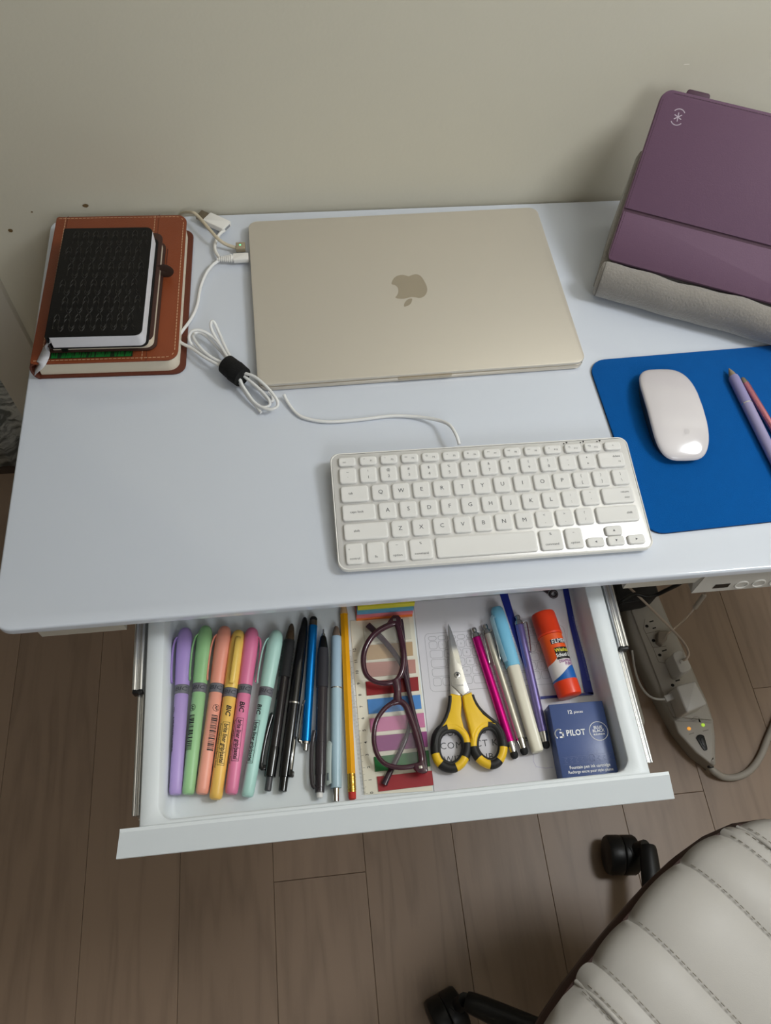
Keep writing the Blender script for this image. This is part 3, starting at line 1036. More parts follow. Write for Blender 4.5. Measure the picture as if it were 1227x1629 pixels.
# ---- tablet in a purple folio case on a grey cushion stand
ta0 = Vector((0.3352, 0.6298, 0.7719))
yaw, el = -0.4400, 0.7598
u = Vector((cos(yaw), sin(yaw), 0))
h = Vector((-sin(yaw), cos(yaw), 0))
w = h * cos(el) + Vector((0, 0, sin(el)))
nrm = u.cross(w)
TMX = Matrix((u, w, nrm)).transposed().to_4x4()
TMX.translation = ta0
tablet = thing('tablet', 'tablet in a purple folio case leaning on a grey plush stand', 'tablet', mtx=TMX)
PUR = mat('purple_leatherette', '#684b62', rough=0.62, bump=0.12, bscale=900, noise=0.03, nscale=12)
PURD = mat('purple_dark', '#4f3444', rough=0.6, bump=0.1, bscale=900, noise=0.05)
PURL = mat('purple_edge', '#92748a', rough=0.55, noise=0.04)
TWD, TH, FD = 0.252, 0.1751, 0.0533
prism('case_shell', rrect(TWD, TH, 0.011, 8, TWD / 2, TH / 2), -0.0150, -0.0022, PURL, tablet, bevel=0.002, top_only=False)
prism('case_lining', rrect(TWD - 0.001, TH - 0.001, 0.0105, 8, TWD / 2, TH / 2), -0.0022, -0.0012, PURD, tablet)
prism('upper_flap', rrect(TWD - 0.0016, TH - FD - 0.0018, [0.0105, 0.0105, 0.0012, 0.0012], 8, TWD / 2, (TH + FD) / 2 + 0.0006), -0.0012, 0.0006, PUR, tablet, bevel=0.0005)
prism('lower_flap', rrect(TWD - 0.0016, FD - 0.0026, [0.0012, 0.0012, 0.004, 0.004], 6, TWD / 2, FD / 2 - 0.0008), -0.0012, 0.0008, PUR, tablet, bevel=0.0006)
segs = []
for y0, y1 in ((0.004, FD - 0.004), (FD + 0.003, TH - 0.012)):
    y = y0
    while y < y1:
        segs.append(([(0.0032, y), (0.0032, y + 0.0022)], False))
        y += 0.0032
xx = 0.012
while xx < TWD - 0.01:
    segs.append(([(xx, TH - 0.0032), (xx + 0.0022, TH - 0.0032)], False))
    xx += 0.0032
o = strip_quads('stitching', segs, 0.0005, 0.00085, PURD, tablet)
o['kind'] = 'stuff'
prism('strap_tab', rrect(0.024, 0.008, 0.003, 5, 0.036, TH + 0.002), -0.0145, -0.0050, PURD, tablet, bevel=0.0015, top_only=False)
LOGO = mat('logo_silver', '#c3b6c3', rough=0.4, noise=0.02)
lx, ly = 0.0232, TH - 0.0238
segs = []
for i in range(3):
    a = radians(30 + 60 * i + 8)
    segs.append(([(lx - 0.0039 * cos(a), ly - 0.0039 * sin(a)), (lx + 0.0039 * cos(a), ly + 0.0039 * sin(a))], False))
for s in (1, -1):
    segs.append(([(lx + 0.0068 * cos(radians(t)), ly + s * 0.0074 * sin(radians(t)) + s * 0.0004) for t in range(42, 139, 12)], False))
strip_quads('logo', segs, 0.0009, 0.00075, LOGO, tablet)

SM = Matrix((u, h, Vector((0, 0, 1)))).transposed().to_4x4()
SM.translation = (ta0.x, ta0.y, 0.73)
GREY = mat('grey_plush', '#8e8983', rough=0.95, bump=0.9, bscale=420, noise=0.12, nscale=160, sheen=0.5)
GREYD = mat('grey_plush_seam', '#6d6963', rough=0.95, noise=0.1)
stand = thing('tablet_cushion', 'grey plush wedge cushion with a rolled front lip holding the tablet', 'cushion', mtx=SM)
SL = 0.30
nseg = 40
# front roll
vs, fs = [], []
xs_ = [-0.0030, -0.0024, -0.0012, 0.0010] + [0.004 + SL * i / nseg for i in range(nseg + 1)]
nr = 22
for i, x in enumerate(xs_):
    e = [0.55, 0.86, 0.95, 0.985][i] if i < 4 else 1.0
    wob = 0.0009 * sin(x * 55) + 0.0006 * sin(x * 131 + 1)
    for j in range(nr):
        a = 2 * pi * j / nr
        ry, rz_ = 0.0150 * e, 0.0208 * e
        z = 0.0235 + rz_ * sin(a) * (1.06 if sin(a) < 0 else 1.0) + (wob if sin(a) > 0 else 0)
        yy = -0.0108 + ry * cos(a) + wob * 0.6
        vs.append((x, yy, max(z, 0.0004)))
for i in range(len(xs_) - 1):
    for j in range(nr):
        a, b = i * nr + j, i * nr + (j + 1) % nr
        fs.append((a, b, b + nr, a + nr))
fs.append(tuple(range(nr)))
fs.append(tuple(range((len(xs_) - 1) * nr, len(xs_) * nr)))
roll = mesh('front_roll', vs, fs, GREY, stand, smooth=True)
tube('end_seam', [(0.0005, -0.0108 + 0.0148 * cos(t), 0.0235 + 0.0206 * sin(t)) for t in [2 * pi * i / 20 for i in range(20)]], 0.0006, GREYD, stand, n=6, sub=2, closed=True, up=Vector((1, 0, 0)))
# wedge body under the tablet
tb_ = math.tan(el)
wp_ = [(-0.004, 0.0004), (0.0, 0.024), (0.006, 0.026), (0.0165, 0.0345)]
ymax = 0.098
for i in range(6):
    y = 0.0165 + (ymax - 0.0165) * i / 5
    wp_.append((y, 0.0405 + y * tb_ - 0.0166 / cos(el)))
wp_ += [(ymax + 0.006, wp_[-1][1] - 0.003), (ymax + 0.011, wp_[-1][1] - 0.016), (ymax + 0.013, 0.03), (ymax + 0.012, 0.0004)]
wpts = wp_
vs, fs = [], []
xs_ = [-0.0035, -0.001, 0.004] + [0.01 + (SL - 0.02) * i / 12 for i in range(13)] + [SL - 0.003, SL]
for i, x in enumerate(xs_):
    e = 0.90 if i in (0, len(xs_) - 1) else 0.97 if i in (1, len(xs_) - 2) else 1.0
    for (y, z) in wpts:
        cy, cz = 0.055, 0.02
        vs.append((x, cy + (y - cy) * e, max(0.0004, cz + (z - cz) * e) if z > 0.001 else 0.0004))
n = len(wpts)
for i in range(len(xs_) - 1):
    for j in range(n):
        a, b = i * n + j, i * n + (j + 1) % n
        fs.append((a, b, b + n, a + n))
fs.append(tuple(range(n)))
fs.append(tuple(range((len(xs_) - 1) * n, len(xs_) * n)))
mesh('wedge', vs, fs, GREY, stand, smooth=True, angle=60)

# ---- notebooks
BROWN = mat('brown_leather', '#813f22', rough=0.42, bump=0.25, bscale=700, noise=0.08, nscale=14)
BROWND = mat('brown_leather_dark', '#5d2c1c', rough=0.5, bump=0.2, bscale=700, noise=0.08)
PAGE = mat('cream_pages', '#e3d9c6', rough=0.9, noise=0.05, nscale=500, stretch=(0.2, 0.2, 30), bump=0.3, bscale=900)
PAGEW = mat('white_pages', '#dddce2', rough=0.9, noise=0.05, nscale=500, stretch=(0.2, 0.2, 30), bump=0.3, bscale=900)
THREAD = mat('tan_thread', '#cda887', rough=0.7, noise=0.05)
BT = .7535
ctl, ctr, cbr, cbl = [(-0.2604, 0.7520), (-0.1171, 0.7483), (-0.1248, 0.5350), (-0.2676, 0.5425)]
bx, by = sum(p[0] for p in (ctl, ctr, cbr, cbl)) / 4, sum(p[1] for p in (ctl, ctr, cbr, cbl)) / 4
BW = ((ctr[0] - ctl[0]) + (cbr[0] - cbl[0])) / 2
BD = ((ctl[1] - cbl[1]) + (ctr[1] - cbr[1])) / 2
BR = radians(-1.6)
journal = thing('notebook', 'large brown stitched leather notebook at the bottom of the pile', 'notebook', (bx, by, 0.73), BR)
rc = [0.012, 0.003, 0.003, 0.012]
prism('back_cover', rrect(BW + 0.004, BD, rc, 6, 0.002, 0), 0.0, 0.0026, BROWND, journal, bevel=0.0008, top_only=False)
prism('page_block', rrect(BW - 0.006, BD - 0.0075, [0.011, 0.001, 0.001, 0.011], 6, 0.001, 0), 0.0026, 0.0211, PAGE, journal)
prism('front_cover', rrect(BW, BD, rc, 6), 0.0211, 0.0236, BROWN, journal, bevel=0.001, top_only=False)
sp = []
for i in range(11):
    a = radians(90 + 180 * i / 10)
    sp.append((-BW / 2 + 0.0035 + 0.0062 * cos(a), 0.0118 + 0.0118 * sin(a)))
sp2 = [(-BW / 2 + 0.0035 + 0.0040 * cos(radians(270 - 18 * i)), 0.0118 + 0.0094 * sin(radians(270 - 18 * i))) for i in range(11)]
loop = sp + sp2
vs = [(x, -BD / 2, z) for x, z in loop] + [(x, BD / 2, z) for x, z in loop]
n = len(loop)
fs = [(i, (i + 1) % n, n + (i + 1) % n, n + i) for i in range(n)]
for k in range(10):
    a, b, c, d = k, k + 1, n - 2 - k, n - 1 - k
    fs += [(a, b, c, d), (n + a, n + b, n + c, n + d)]
mesh('spine', vs, fs, BROWND, journal, smooth=True, angle=50)
segs = []


def stitch(x0, y0, x1, y1, step=0.0042):
    L = math.hypot(x1 - x0, y1 - y0)
    k = int(L / step)
    for i in range(k):
        a, b = (i + 0.15) / k, (i + 0.75) / k
        segs.append(([(x0 + (x1 - x0) * a, y0 + (y1 - y0) * a), (x0 + (x1 - x0) * b, y0 + (y1 - y0) * b)], False))


m_ = 0.0034
for xs0 in (-BW / 2 + 0.0105, -BW / 2 + BW * 0.755):
    stitch(xs0, -BD / 2 + 0.001, xs0, BD / 2 - 0.001)
stitch(-BW / 2 + 0.003, -BD / 2 + m_, BW / 2 - 0.012, -BD / 2 + m_)
stitch(-BW / 2 + 0.003, BD / 2 - m_, BW / 2 - 0.012, BD / 2 - m_)
stitch(BW / 2 - m_, -BD / 2 + 0.012, BW / 2 - m_, BD / 2 - 0.012)
for sy in (1, -1):
    arc = [(BW / 2 - 0.012 + (0.012 - m_) * cos(radians(t)), sy * (BD / 2 - 0.012 + (0.012 - m_) * sin(radians(t)))) for t in (0, 22, 45, 67, 90)]
    for i in range(4):
        stitch(arc[i][0], arc[i][1], arc[i + 1][0], arc[i + 1][1], 0.0033)
o = strip_quads('stitching', segs, 0.0007, 0.02375, THREAD, journal)
o['kind'] = 'stuff'
strip_quads('panel_groove', [([(-BW / 2 + BW * 0.785, -BD / 2), (-BW / 2 + BW * 0.785, BD / 2)], False), ([(-BW / 2 + 0.0125, -BD / 2), (-BW / 2 + 0.0125, BD / 2)], False)], 0.0007, 0.02370, BROWND, journal)
strip_quads('card_slot', [([(BW * 0.372, BD * 0.24), (BW * 0.372, BD * 0.09), (BW * 0.325, BD * 0.055)], False)], 0.0010, 0.02372, BROWND, journal)

# grass printed strip under the middle notebook
ga = [(-0.2473, 0.5576), (-0.1677, 0.5538), (-0.1671, 0.5415), (-0.2461, 0.5453)]
gx, gy = (ga[0][0] + ga[1][0]) / 2, (ga[0][1] + ga[3][1]) / 2 + 0.004
grass = thing('bookmark', 'strip of green grass print poking out below the middle notebook', 'bookmark', (gx, gy, 0.7537), BR)
GW = ga[1][0] - ga[0][0]
box('card', (0, 0, 0.0004), (GW, 0.022, 0.0006), mat('print_dark', '#10321a', rough=0.5, noise=0.1), grass)
random.seed(3)
vs, fs = [], []
for i in range(64):
    x = -GW / 2 + 0.001 + (GW - 0.002) * random.random()
    hgt = 0.006 + 0.008 * random.random()
    lean = 0.004 * (random.random() - 0.5)
    k = len(vs)
    vs += [(x - 0.0009, -0.0108, 0.00073), (x + 0.0009, -0.0108, 0.00073), (max(-GW / 2, min(GW / 2, x + lean)), -0.0108 + hgt, 0.00076)]
    fs.append((k, k + 1, k + 2))
o = mesh('printed_blades', vs, fs, mat('print_green', '#167a31', rough=0.5, noise=0.35, nscale=300), grass)
o['kind'] = 'stuff'

# middle notebook
mtl, mtr, mbr, mbl = [(-0.2445, 0.7053), (-0.1383, 0.7023), (-0.1471, 0.5492), (-0.2443, 0.5526)]
mx_, my_ = (mtl[0] + mtr[0] + mbr[0] + mbl[0]) / 4, (mtl[1] + mtr[1] + mbr[1] + mbl[1]) / 4
MW_, MD_ = (mtr[0] - mtl[0] + mbr[0] - mbl[0]) / 2, (mtl[1] - mbl[1] + mtr[1] - mbr[1]) / 2
mid = thing('journal', 'small dark brown notebook with cream pages and a pen loop, middle of the pile', 'notebook', (mx_, my_, 0.7546), radians(-2.0))
DBR = mat('dark_brown_cover', '#3d241d', rough=0.5, bump=0.25, bscale=600, noise=0.1)
rc2 = [0.009, 0.002, 0.002, 0.009]
prism('back_cover', rrect(MW_ + 0.002, MD_ + 0.001, rc2, 6), 0.0, 0.0016, DBR, mid, bevel=0.0005, top_only=False)
prism('page_block', rrect(MW_ - 0.004, MD_ - 0.004, [0.008, 0.001, 0.001, 0.008], 6), 0.0016, 0.0126, PAGE, mid)
prism('front_cover', rrect(MW_, MD_, rc2, 6), 0.0126, 0.0142, DBR, mid, bevel=0.0005, top_only=False)
box('spine', (-MW_ / 2 - 0.0002, 0, 0.0071), (0.0022, MD_, 0.0140), DBR, mid, bevel=0.0006)
tube('pen_loop', [(MW_ / 2 - 0.001, MD_ * 0.17 - 0.0, 0.0105), (MW_ / 2 + 0.005, MD_ * 0.17, 0.0118), (MW_ / 2 + 0.0085, MD_ * 0.17, 0.0075), (MW_ / 2 + 0.005, MD_ * 0.17, 0.0030), (MW_ / 2 - 0.001, MD_ * 0.17, 0.0042)],
     0.0045, mat('loop_leather', '#33231b', rough=0.7, noise=0.1), mid, n=10, flat=0.16, up=Vector((0, 1, 0)), sub=6)
box('elastic_band', (-MW_ / 2 + 0.014, -MD_ / 2 + 0.0012, 0.0072), (0.0060, 0.0030, 0.0152), BLACK, mid, bevel=0.0006)

# black embossed notebook
btl, btr, bbr, bbl = [(-0.2367, 0.6946), (-0.1459, 0.6914), (-0.1534, 0.5421), (-0.2419, 0.5449)]
ex, ey = (btl[0] + btr[0] + bbr[0] + bbl[0]) / 4, (btl[1] + btr[1] + bbr[1] + bbl[1]) / 4
EW, ED = (btr[0] - btl[0] + bbr[0] - bbl[0]) / 2, (btl[1] - bbl[1] + btr[1] - bbr[1]) / 2
emb = thing('pocket_notebook', 'black embossed notebook with a white ribbon on top of the pile', 'notebook', (ex, ey, 0.7690), radians(-1.9))
BLK = mat('black_cover', '#0c0b0b', spec=0.3, rough=0.5, bump=0.15, bscale=700, noise=0.1)
rc3 = [0.007, 0.002, 0.002, 0.007]
prism('back_cover', rrect(EW + 0.003, ED + 0.002, rc3, 6, 0.0015, 0), 0.0, 0.0014, BLK, emb, bevel=0.0004, top_only=False)
prism('page_block', rrect(EW - 0.002, ED - 0.002, [0.006, 0.001, 0.001, 0.006], 6, 0.0015, -0.0012), 0.0014, 0.0152, PAGEW, emb)
prism('front_cover', rrect(EW, ED, rc3, 6), 0.0152, 0.0168, BLK, emb, bevel=0.0005, top_only=False)
box('spine', (-EW / 2 - 0.0002, 0, 0.0084), (0.0020, ED, 0.0166), BLK, emb, bevel=0.0005)
EMB = mat('black_emboss', '#171514', rough=0.34, noise=0.1)
vs_all, fs_all = [], []
rows, per = 6, 8
pw = (EW - 0.010) / per
rh = (ED - 0.010) / rows
for r in range(rows):
    for dup_ in (0.0, 0.26):
        yb = -ED / 2 + 0.005 + r * rh
        pl = []
        for k in range(per):
            x0 = -EW / 2 + 0.005 + k * pw + (pw / 2 if r % 2 else 0)
            y_lo, y_hi = yb + rh * (0.06 + dup_ * 0.6), yb + rh * (0.98 - 0.25 + dup_)
            for fx, yy in ((0.0, y_lo + rh * 0.16), (0.0, y_hi - rh * 0.16), (0.18, y_hi), (0.32, y_hi), (0.5, y_hi - rh * 0.16), (0.5, y_lo + rh * 0.16), (0.68, y_lo), (0.82, y_lo)):
                px_ = x0 + fx * pw + dup_ * 0.0
                if -EW / 2 + 0.003 < px_ < EW / 2 - 0.003 and abs(yy) < ED / 2 - 0.003:
                    pl.append((px_, yy))
        for i in range(len(pl) - 1):
            a, b = Vector(pl[i]), Vector(pl[i + 1])
            d = b - a
            if d.length < 1e-6 or d.length > pw * 2.6:
                continue
            d.normalize()
            nn_ = Vector((-d.y, d.x)) * 0.00055
            e = d * 0.0002
            k = len(vs_all)
            for q, z in ((a - e + nn_, 0.0168), (a - e, 0.0172), (a - e - nn_, 0.0168), (b + e + nn_, 0.0168), (b + e, 0.0172), (b + e - nn_, 0.0168)):
                vs_all.append((q.x, q.y, z))
            fs_all += [(k, k + 1, k + 4, k + 3), (k + 1, k + 2, k + 5, k + 4)]
o = mesh('embossed_pattern', vs_all, fs_all, EMB, emb)
o['kind'] = 'stuff'
rp = [(-0.2400, 0.5529, 0.7795), (-0.2412, 0.5493, 0.7765), (-0.2475, 0.5533, 0.7635), (-0.2524, 0.5482, 0.7560), (-0.2560, 0.5385, 0.7545), (-0.2642, 0.5371, 0.7455)]
path = smooth_path([tuple(q) for q in rp], 5)
vs, fs = [], []
for i, q in enumerate(path):
    t = (path[min(i + 1, len(path) - 1)] - path[max(i - 1, 0)])
    t.z = 0
    t.normalize()
    s = Vector((-t.y, t.x, 0)) * 0.0050
    vs += [q + s, q - s]
for i in range(len(path) - 1):
    fs.append((2 * i, 2 * i + 1, 2 * i + 3, 2 * i + 2))
rb = wp(mesh('ribbon', vs, fs, mat('white_ribbon', '#c9c9d0', rough=0.5, noise=0.03), emb, smooth=True), emb)
md = rb.modifiers.new('thick', 'SOLIDIFY')
md.thickness = 0.0003
tag(rb, 'white ribbon marker')

# ------------------------------------------------------------------ things in the drawer (drawer floor at ZF = 0.647)
DARKTXT = mat('black_print', '#17171a', rough=0.6, noise=0.02)
GREYBAND = mat('grey_band', '#6b6b72', rough=0.5, noise=0.02)
WHITETXT = mat('white_print', '#f1f1f1', rough=0.6, noise=0.01)


def mk_high(label, hexcol, hexcap, top, bot, clip_deg, writing, wdeg):
    z = 0.6544
    b0, t0 = Vector((bot[0], bot[1], z)), Vector((top[0], top[1], z))
    L = (t0 - b0).length
    t = thing('highlighter', label, 'highlighter', mtx=axis_mtx(b0, t0), group='pastel highlighters in the drawer')
    body = mat('hl_' + hexcol, hexcol, rough=0.38, noise=0.015)
    cap = mat('hlcap_' + hexcap, hexcap, rough=0.34, noise=0.015)
    s = L / 0.151
    lathe('barrel', [(0.0, 0.0042), (0.0012 * s, 0.0052), (0.004 * s, 0.0056), (0.03 * s, 0.0057), (0.0865 * s, 0.0062), (0.0872 * s, 0.0058)], body, t, n=26)
    bandm = lathe('band', [(0.0868 * s, 0.0059), (0.0868 * s, 0.00635), (0.0948 * s, 0.0065), (0.0948 * s, 0.006)], GREYBAND, t, n=26)
    lathe('cap', [(0.0950 * s, 0.0059), (0.0950 * s, 0.0065), (0.125 * s, 0.0073), (0.138 * s, 0.0073), (0.1455 * s, 0.0064), (0.1492 * s, 0.0050), (0.1508 * s, 0.0034), (0.151 * s, 0.0028)], cap, t, n=26)
    # clip
    a = radians(clip_deg)
    cpl = [(0.0062, 0.1425), (0.0090, 0.139), (0.0106, 0.128), (0.0105, 0.110), (0.0098, 0.1005), (0.0092, 0.0985)]
    cl = tube('clip', [(r * cos(a), y * s, r * sin(a)) for r, y in cpl], 0.0026, cap, t, n=8, sub=4, flat=0.42, up=Vector((cos(a), 0, sin(a))))
    wrap_text('lettering', 'BIC', 0.0052, mat('band_print', '#45454c', rough=0.6, noise=0.02), bandm, 0.0, 0.0908 * s, 90, along=False, bold=0.0001, sx=1.5, shear=0.2, rfun=lambda q: 0.00652)
    rf = lambda q: 0.00575 + 0.0005 * max(0, min(1, (q / s - 0.03) / 0.0565)) + 0.00006
    if writing == 'text':
        wrap_text('lettering', 'BIC', 0.0062, DARKTXT, t, 0, 0.079 * s, wdeg, bold=0.00018, align='LEFT', shear=0.2, rfun=rf)
        lt = text_mesh('brite liner grip/pastel', 0.0058, 0.00012, 'LEFT', 2, 1.0, 0.15)
        lt.transform(Matrix.Diagonal((0.70, 1, 1, 1)))
        wd = max(v.co.x for v in lt.vertices)
        wrap(lt, 0, 0.0625 * s, radians(wdeg), True, 1, 0, rf)
        link('lettering', lt, DARKTXT, t)
        lt.materials.clear()
        lt.materials.append(DARKTXT)
        f = 0.00035
        x0, x1, y0, y1 = -0.0015, wd + 0.0015, -0.0033, 0.0033
        wrap_quads('label_frame', [(x0, y0, x1, y0 + f), (x0, y1 - f, x1, y1), (x0, y0, x0 + f, y1), (x1 - f, y0, x1, y1)], DARKTXT, t, 0, 0.0625 * s, wdeg, True, 1, rf)
        l2 = text_mesh('Pastel Highlighter / Surligneur Pastel', 0.0026, 0.00004, 'LEFT', 1)
        l2.transform(Matrix.Translation((0, -0.0052, 0)))
        wrap(l2, 0, 0.0625 * s, radians(wdeg), True, 1, 0, rf)
        l2.materials.clear()
        link('lettering', l2, DARKTXT, t)
    else:
        random.seed(len(hexcol) + int(abs(top[0]) * 1000))
        qs, y = [], 0.0
        while y < 0.031:
            wdt = random.choice((0.0004, 0.0004, 0.0008, 0.0012))
            qs.append((y, -0.0031, y + wdt, 0.0031))
            y += wdt + random.choice((0.0004, 0.0005, 0.0008))
        wrap_quads('barcode', qs, DARKTXT, t, 0, 0.066 * s, wdeg, True, 1, rf)
        cs = []
        n = 18
        for i in range(n):
            a0, a1 = 2 * pi * i / n, 2 * pi * (i + 1) / n
            cs.append((a0, a1))
        vs, fs = [], []
        for i in range(n):
            for rr in (0.0032, 0.0028):
                vs.append((rr * cos(2 * pi * i / n), rr * sin(2 * pi * i / n), 0))
        for i in range(n):
            j = (i + 1) % n
            fs.append((2 * i, 2 * j, 2 * j + 1, 2 * i + 1))
        me = bpy.data.meshes.new('seal')
        me.from_pydata(vs, [], fs)
        wrap(me, 0, 0.0725 * s, radians(wdeg), True, 1, 0, rf)
        link('seal', me, DARKTXT, t)
        wrap_text('lettering', 'AP', 0.0036, DARKTXT, t, 0, 0.0725 * s, wdeg, bold=0.0001, rfun=rf)
    return t


mk_high('purple pastel highlighter, leftmost in the drawer', '#b29ad4', '#ad93d2', (-0.1290, 0.2905, 0.6544), (-0.1348, 0.1396, 0.6544), 176, 'bar', 168)
mk_high('green pastel highlighter with barcode, between the purple and the orange one', '#9ccb94', '#98c98f', (-0.1098, 0.2909, 0.6544), (-0.1241, 0.1390, 0.6544), 170, 'bar', 125)
mk_high('orange pastel highlighter, between the green and the yellow one', '#f3a792', '#f2a18b', (-0.0918, 0.2889, 0.6544), (-0.1126, 0.1379, 0.6544), 172, 'bar', 60)
mk_high('yellow pastel highlighter with its clip turned upwards', '#f3c565', '#f1cb66', (-0.0787, 0.2837, 0.6544), (-0.1011, 0.1324, 0.6544), 78, 'text', 78)
mk_high('pink pastel highlighter with its clip on the right', '#e884aa', '#e57ea6', (-0.0661, 0.2850, 0.6544), (-0.0877, 0.1354, 0.6544), 5, 'text', 88)
mk_high('mint pastel highlighter, beside the black pens', '#b3ded6', '#b6ded4', (-0.0429, 0.2803, 0.6544), (-0.0744, 0.1320, 0.6544), 168, 'text', 120)

# ---- black retractable pen with rubber grip
RUB = mat('black_rubber', '#19191b', rough=0.75, bump=0.1, bscale=900, noise=0.1)
GBLK = mat('gloss_black', '#0c0c0e', rough=0.16, coat=0.3, noise=0.05)
SMK = mat('smoke_plastic', '#3a3438', rough=0.12, alpha=0.82, noise=0.05)
SMOKE = mat('smoke_dark', '#201c1e', rough=0.12, alpha=0.92, noise=0.05)
SILV = mat('polished_steel', '#c9c7c3', rough=0.16, metal=1.0, noise=0.02)
a, b = Vector((-0.0286, 0.2867, 0.6535)), Vector((-0.0567, 0.1348, 0.6535))
L = (a - b).length
gp = thing('pen', 'black gel pen with ribbed rubber grip, beside the mint highlighter', 'pen', mtx=axis_mtx(b, a))
lathe('button', [(0, 0.0022), (0.0006, 0.0029), (0.0135, 0.0029), (0.0135, 0.002)], mat('dark_grey_plastic', '#46464a', rough=0.4, noise=0.05), gp, n=18)
lathe('upper_barrel', [(0.0115, 0.0035), (0.012, 0.0050), (0.033, 0.0054), (0.0375, 0.0052), (0.0376, 0.0045)], GBLK, gp, n=24)
lathe('barrel', [(0.0376, 0.0047), (0.0376, 0.0050), (L * 0.655, 0.0050), (L * 0.656, 0.0045)], SMOKE, gp, n=24)
gr = [(L * 0.656, 0.0049), (L * 0.657, 0.0054)]
for i in range(9):
    y = L * (0.68 + 0.02 * i)
    gr += [(y, 0.0056), (y + 0.0012, 0.0053)]
gr += [(L * 0.885, 0.0052), (L * 0.892, 0.0046)]
lathe('grip', gr, RUB, gp, n=24)
lathe('tip', [(L * 0.892, 0.0045), (L * 0.93, 0.0040), (L * 0.975, 0.0028), (L * 0.995, 0.0016), (L, 0.0010)], mat('amber_smoke', '#4a3a2a', rough=0.12, alpha=0.8, noise=0.05), gp, n=20)
tube('clip', [(-0.0045, 0.020, 0.0010), (-0.0085, 0.019, 0.0012), (-0.0093, 0.030, 0.0012), (-0.0085, 0.048, 0.0010), (-0.0064, 0.064, 0.0008), (-0.0060, 0.066, 0.0008)], 0.0021, GBLK, gp, n=8, sub=4, flat=0.6)
lathe('lead_tube', [(0.03, 0.0022), (L * 0.95, 0.0022)], mat('ink_black', '#0a0a0a', rough=0.4, noise=0.05), gp, n=10)

# ---- glossy black twist pen
a, b = Vector((-0.0158, 0.2923, 0.6528)), Vector((-0.0441, 0.1331, 0.6528))
L = (a - b).length
tp = thing('ballpoint_pen', 'glossy black pen with a thin silver ring and a black clip', 'pen', mtx=axis_mtx(b, a))
lathe('button', [(0, 0.0028), (0.0006, 0.0036), (0.0125, 0.0038), (0.0125, 0.003)], GBLK, tp, n=20)
lathe('lower_barrel', [(0.0120, 0.0040), (0.0123, 0.0050), (0.03, 0.0055), (L * 0.474, 0.0056), (L * 0.475, 0.005)], GBLK, tp, n=26)
lathe('ring', [(L * 0.4745, 0.0050), (L * 0.4745, 0.0057), (L * 0.4835, 0.0057), (L * 0.4835, 0.0050)], SILV, tp, n=26)
lathe('upper_barrel', [(L * 0.4835, 0.005), (L * 0.484, 0.0056), (L * 0.62, 0.0055), (L * 0.78, 0.0050), (L * 0.90, 0.0042), (L * 0.97, 0.0030), (L * 0.995, 0.0020), (L, 0.0012)], GBLK, tp, n=26)
cl = box('clip', (0.0050, 0.030, 0.0048), (0.0038, 0.034, 0.0022), GBLK, tp, bevel=0.0007, rot=Matrix.Rotation(radians(35), 3, 'Y'))
box('clip_highlight', (0.0056, 0.031, 0.0058), (0.0014, 0.026, 0.0006), SILV, cl, bevel=0.0002, rot=Matrix.Rotation(radians(35), 3, 'Y'))  # silver highlight of the black clip, put in as a thin strip
box('clip_boss', (0.0062, 0.0145, 0.0035), (0.0044, 0.0055, 0.0040), GBLK, cl, bevel=0.0012)

# ---- slim blue metal stylus pen
BLUM = mat('blue_metal', '#1480cf', rough=0.25, metal=0.75, noise=0.02)
a, b = Vector((-0.0073, 0.2930, 0.6515)), Vector((-0.0226, 0.1659, 0.6515))
L = (a - b).length
bs = thing('stylus_pen', 'slim metallic blue ballpoint with black rubber stylus end and silver clip', 'pen', mtx=axis_mtx(b, a))
lathe('plunger', [(0, 0.0018), (0.0005, 0.0023), (0.0065, 0.0023), (0.0065, 0.0018)], SILV, bs, n=16)
lathe('end_ring', [(0.0060, 0.0025), (0.0062, 0.0037), (0.0082, 0.0040), (0.0083, 0.003)], SILV, bs, n=20)
lathe('barrel', [(0.0083, 0.0037), (0.0086, 0.0042), (L * 0.925, 0.0042), (L * 0.926, 0.0034)], BLUM, bs, n=22)
lathe('collar', [(L * 0.926, 0.003), (L * 0.926, 0.0040), (L * 0.966, 0.0038), (L * 0.966, 0.003)], mat('bronze_collar', '#7d7468', rough=0.28, metal=0.9, noise=0.04), bs, n=20)
lathe('stylus_tip', [(L * 0.966, 0.0037), (L * 0.985, 0.0036), (L * 0.996, 0.0025), (L, 0.0009)], RUB, bs, n=18)
tube('clip', [(-0.0030, 0.0085, 0.0010), (-0.0062, 0.0088, 0.0018), (-0.0066, 0.014, 0.0018), (-0.0058, 0.030, 0.0020), (-0.0046, 0.042, 0.0020), (-0.0038, 0.045, 0.0018)], 0.0019, SILV, bs, n=8, sub=4, flat=0.45, up=Vector((-0.8, 0, 0.6)))

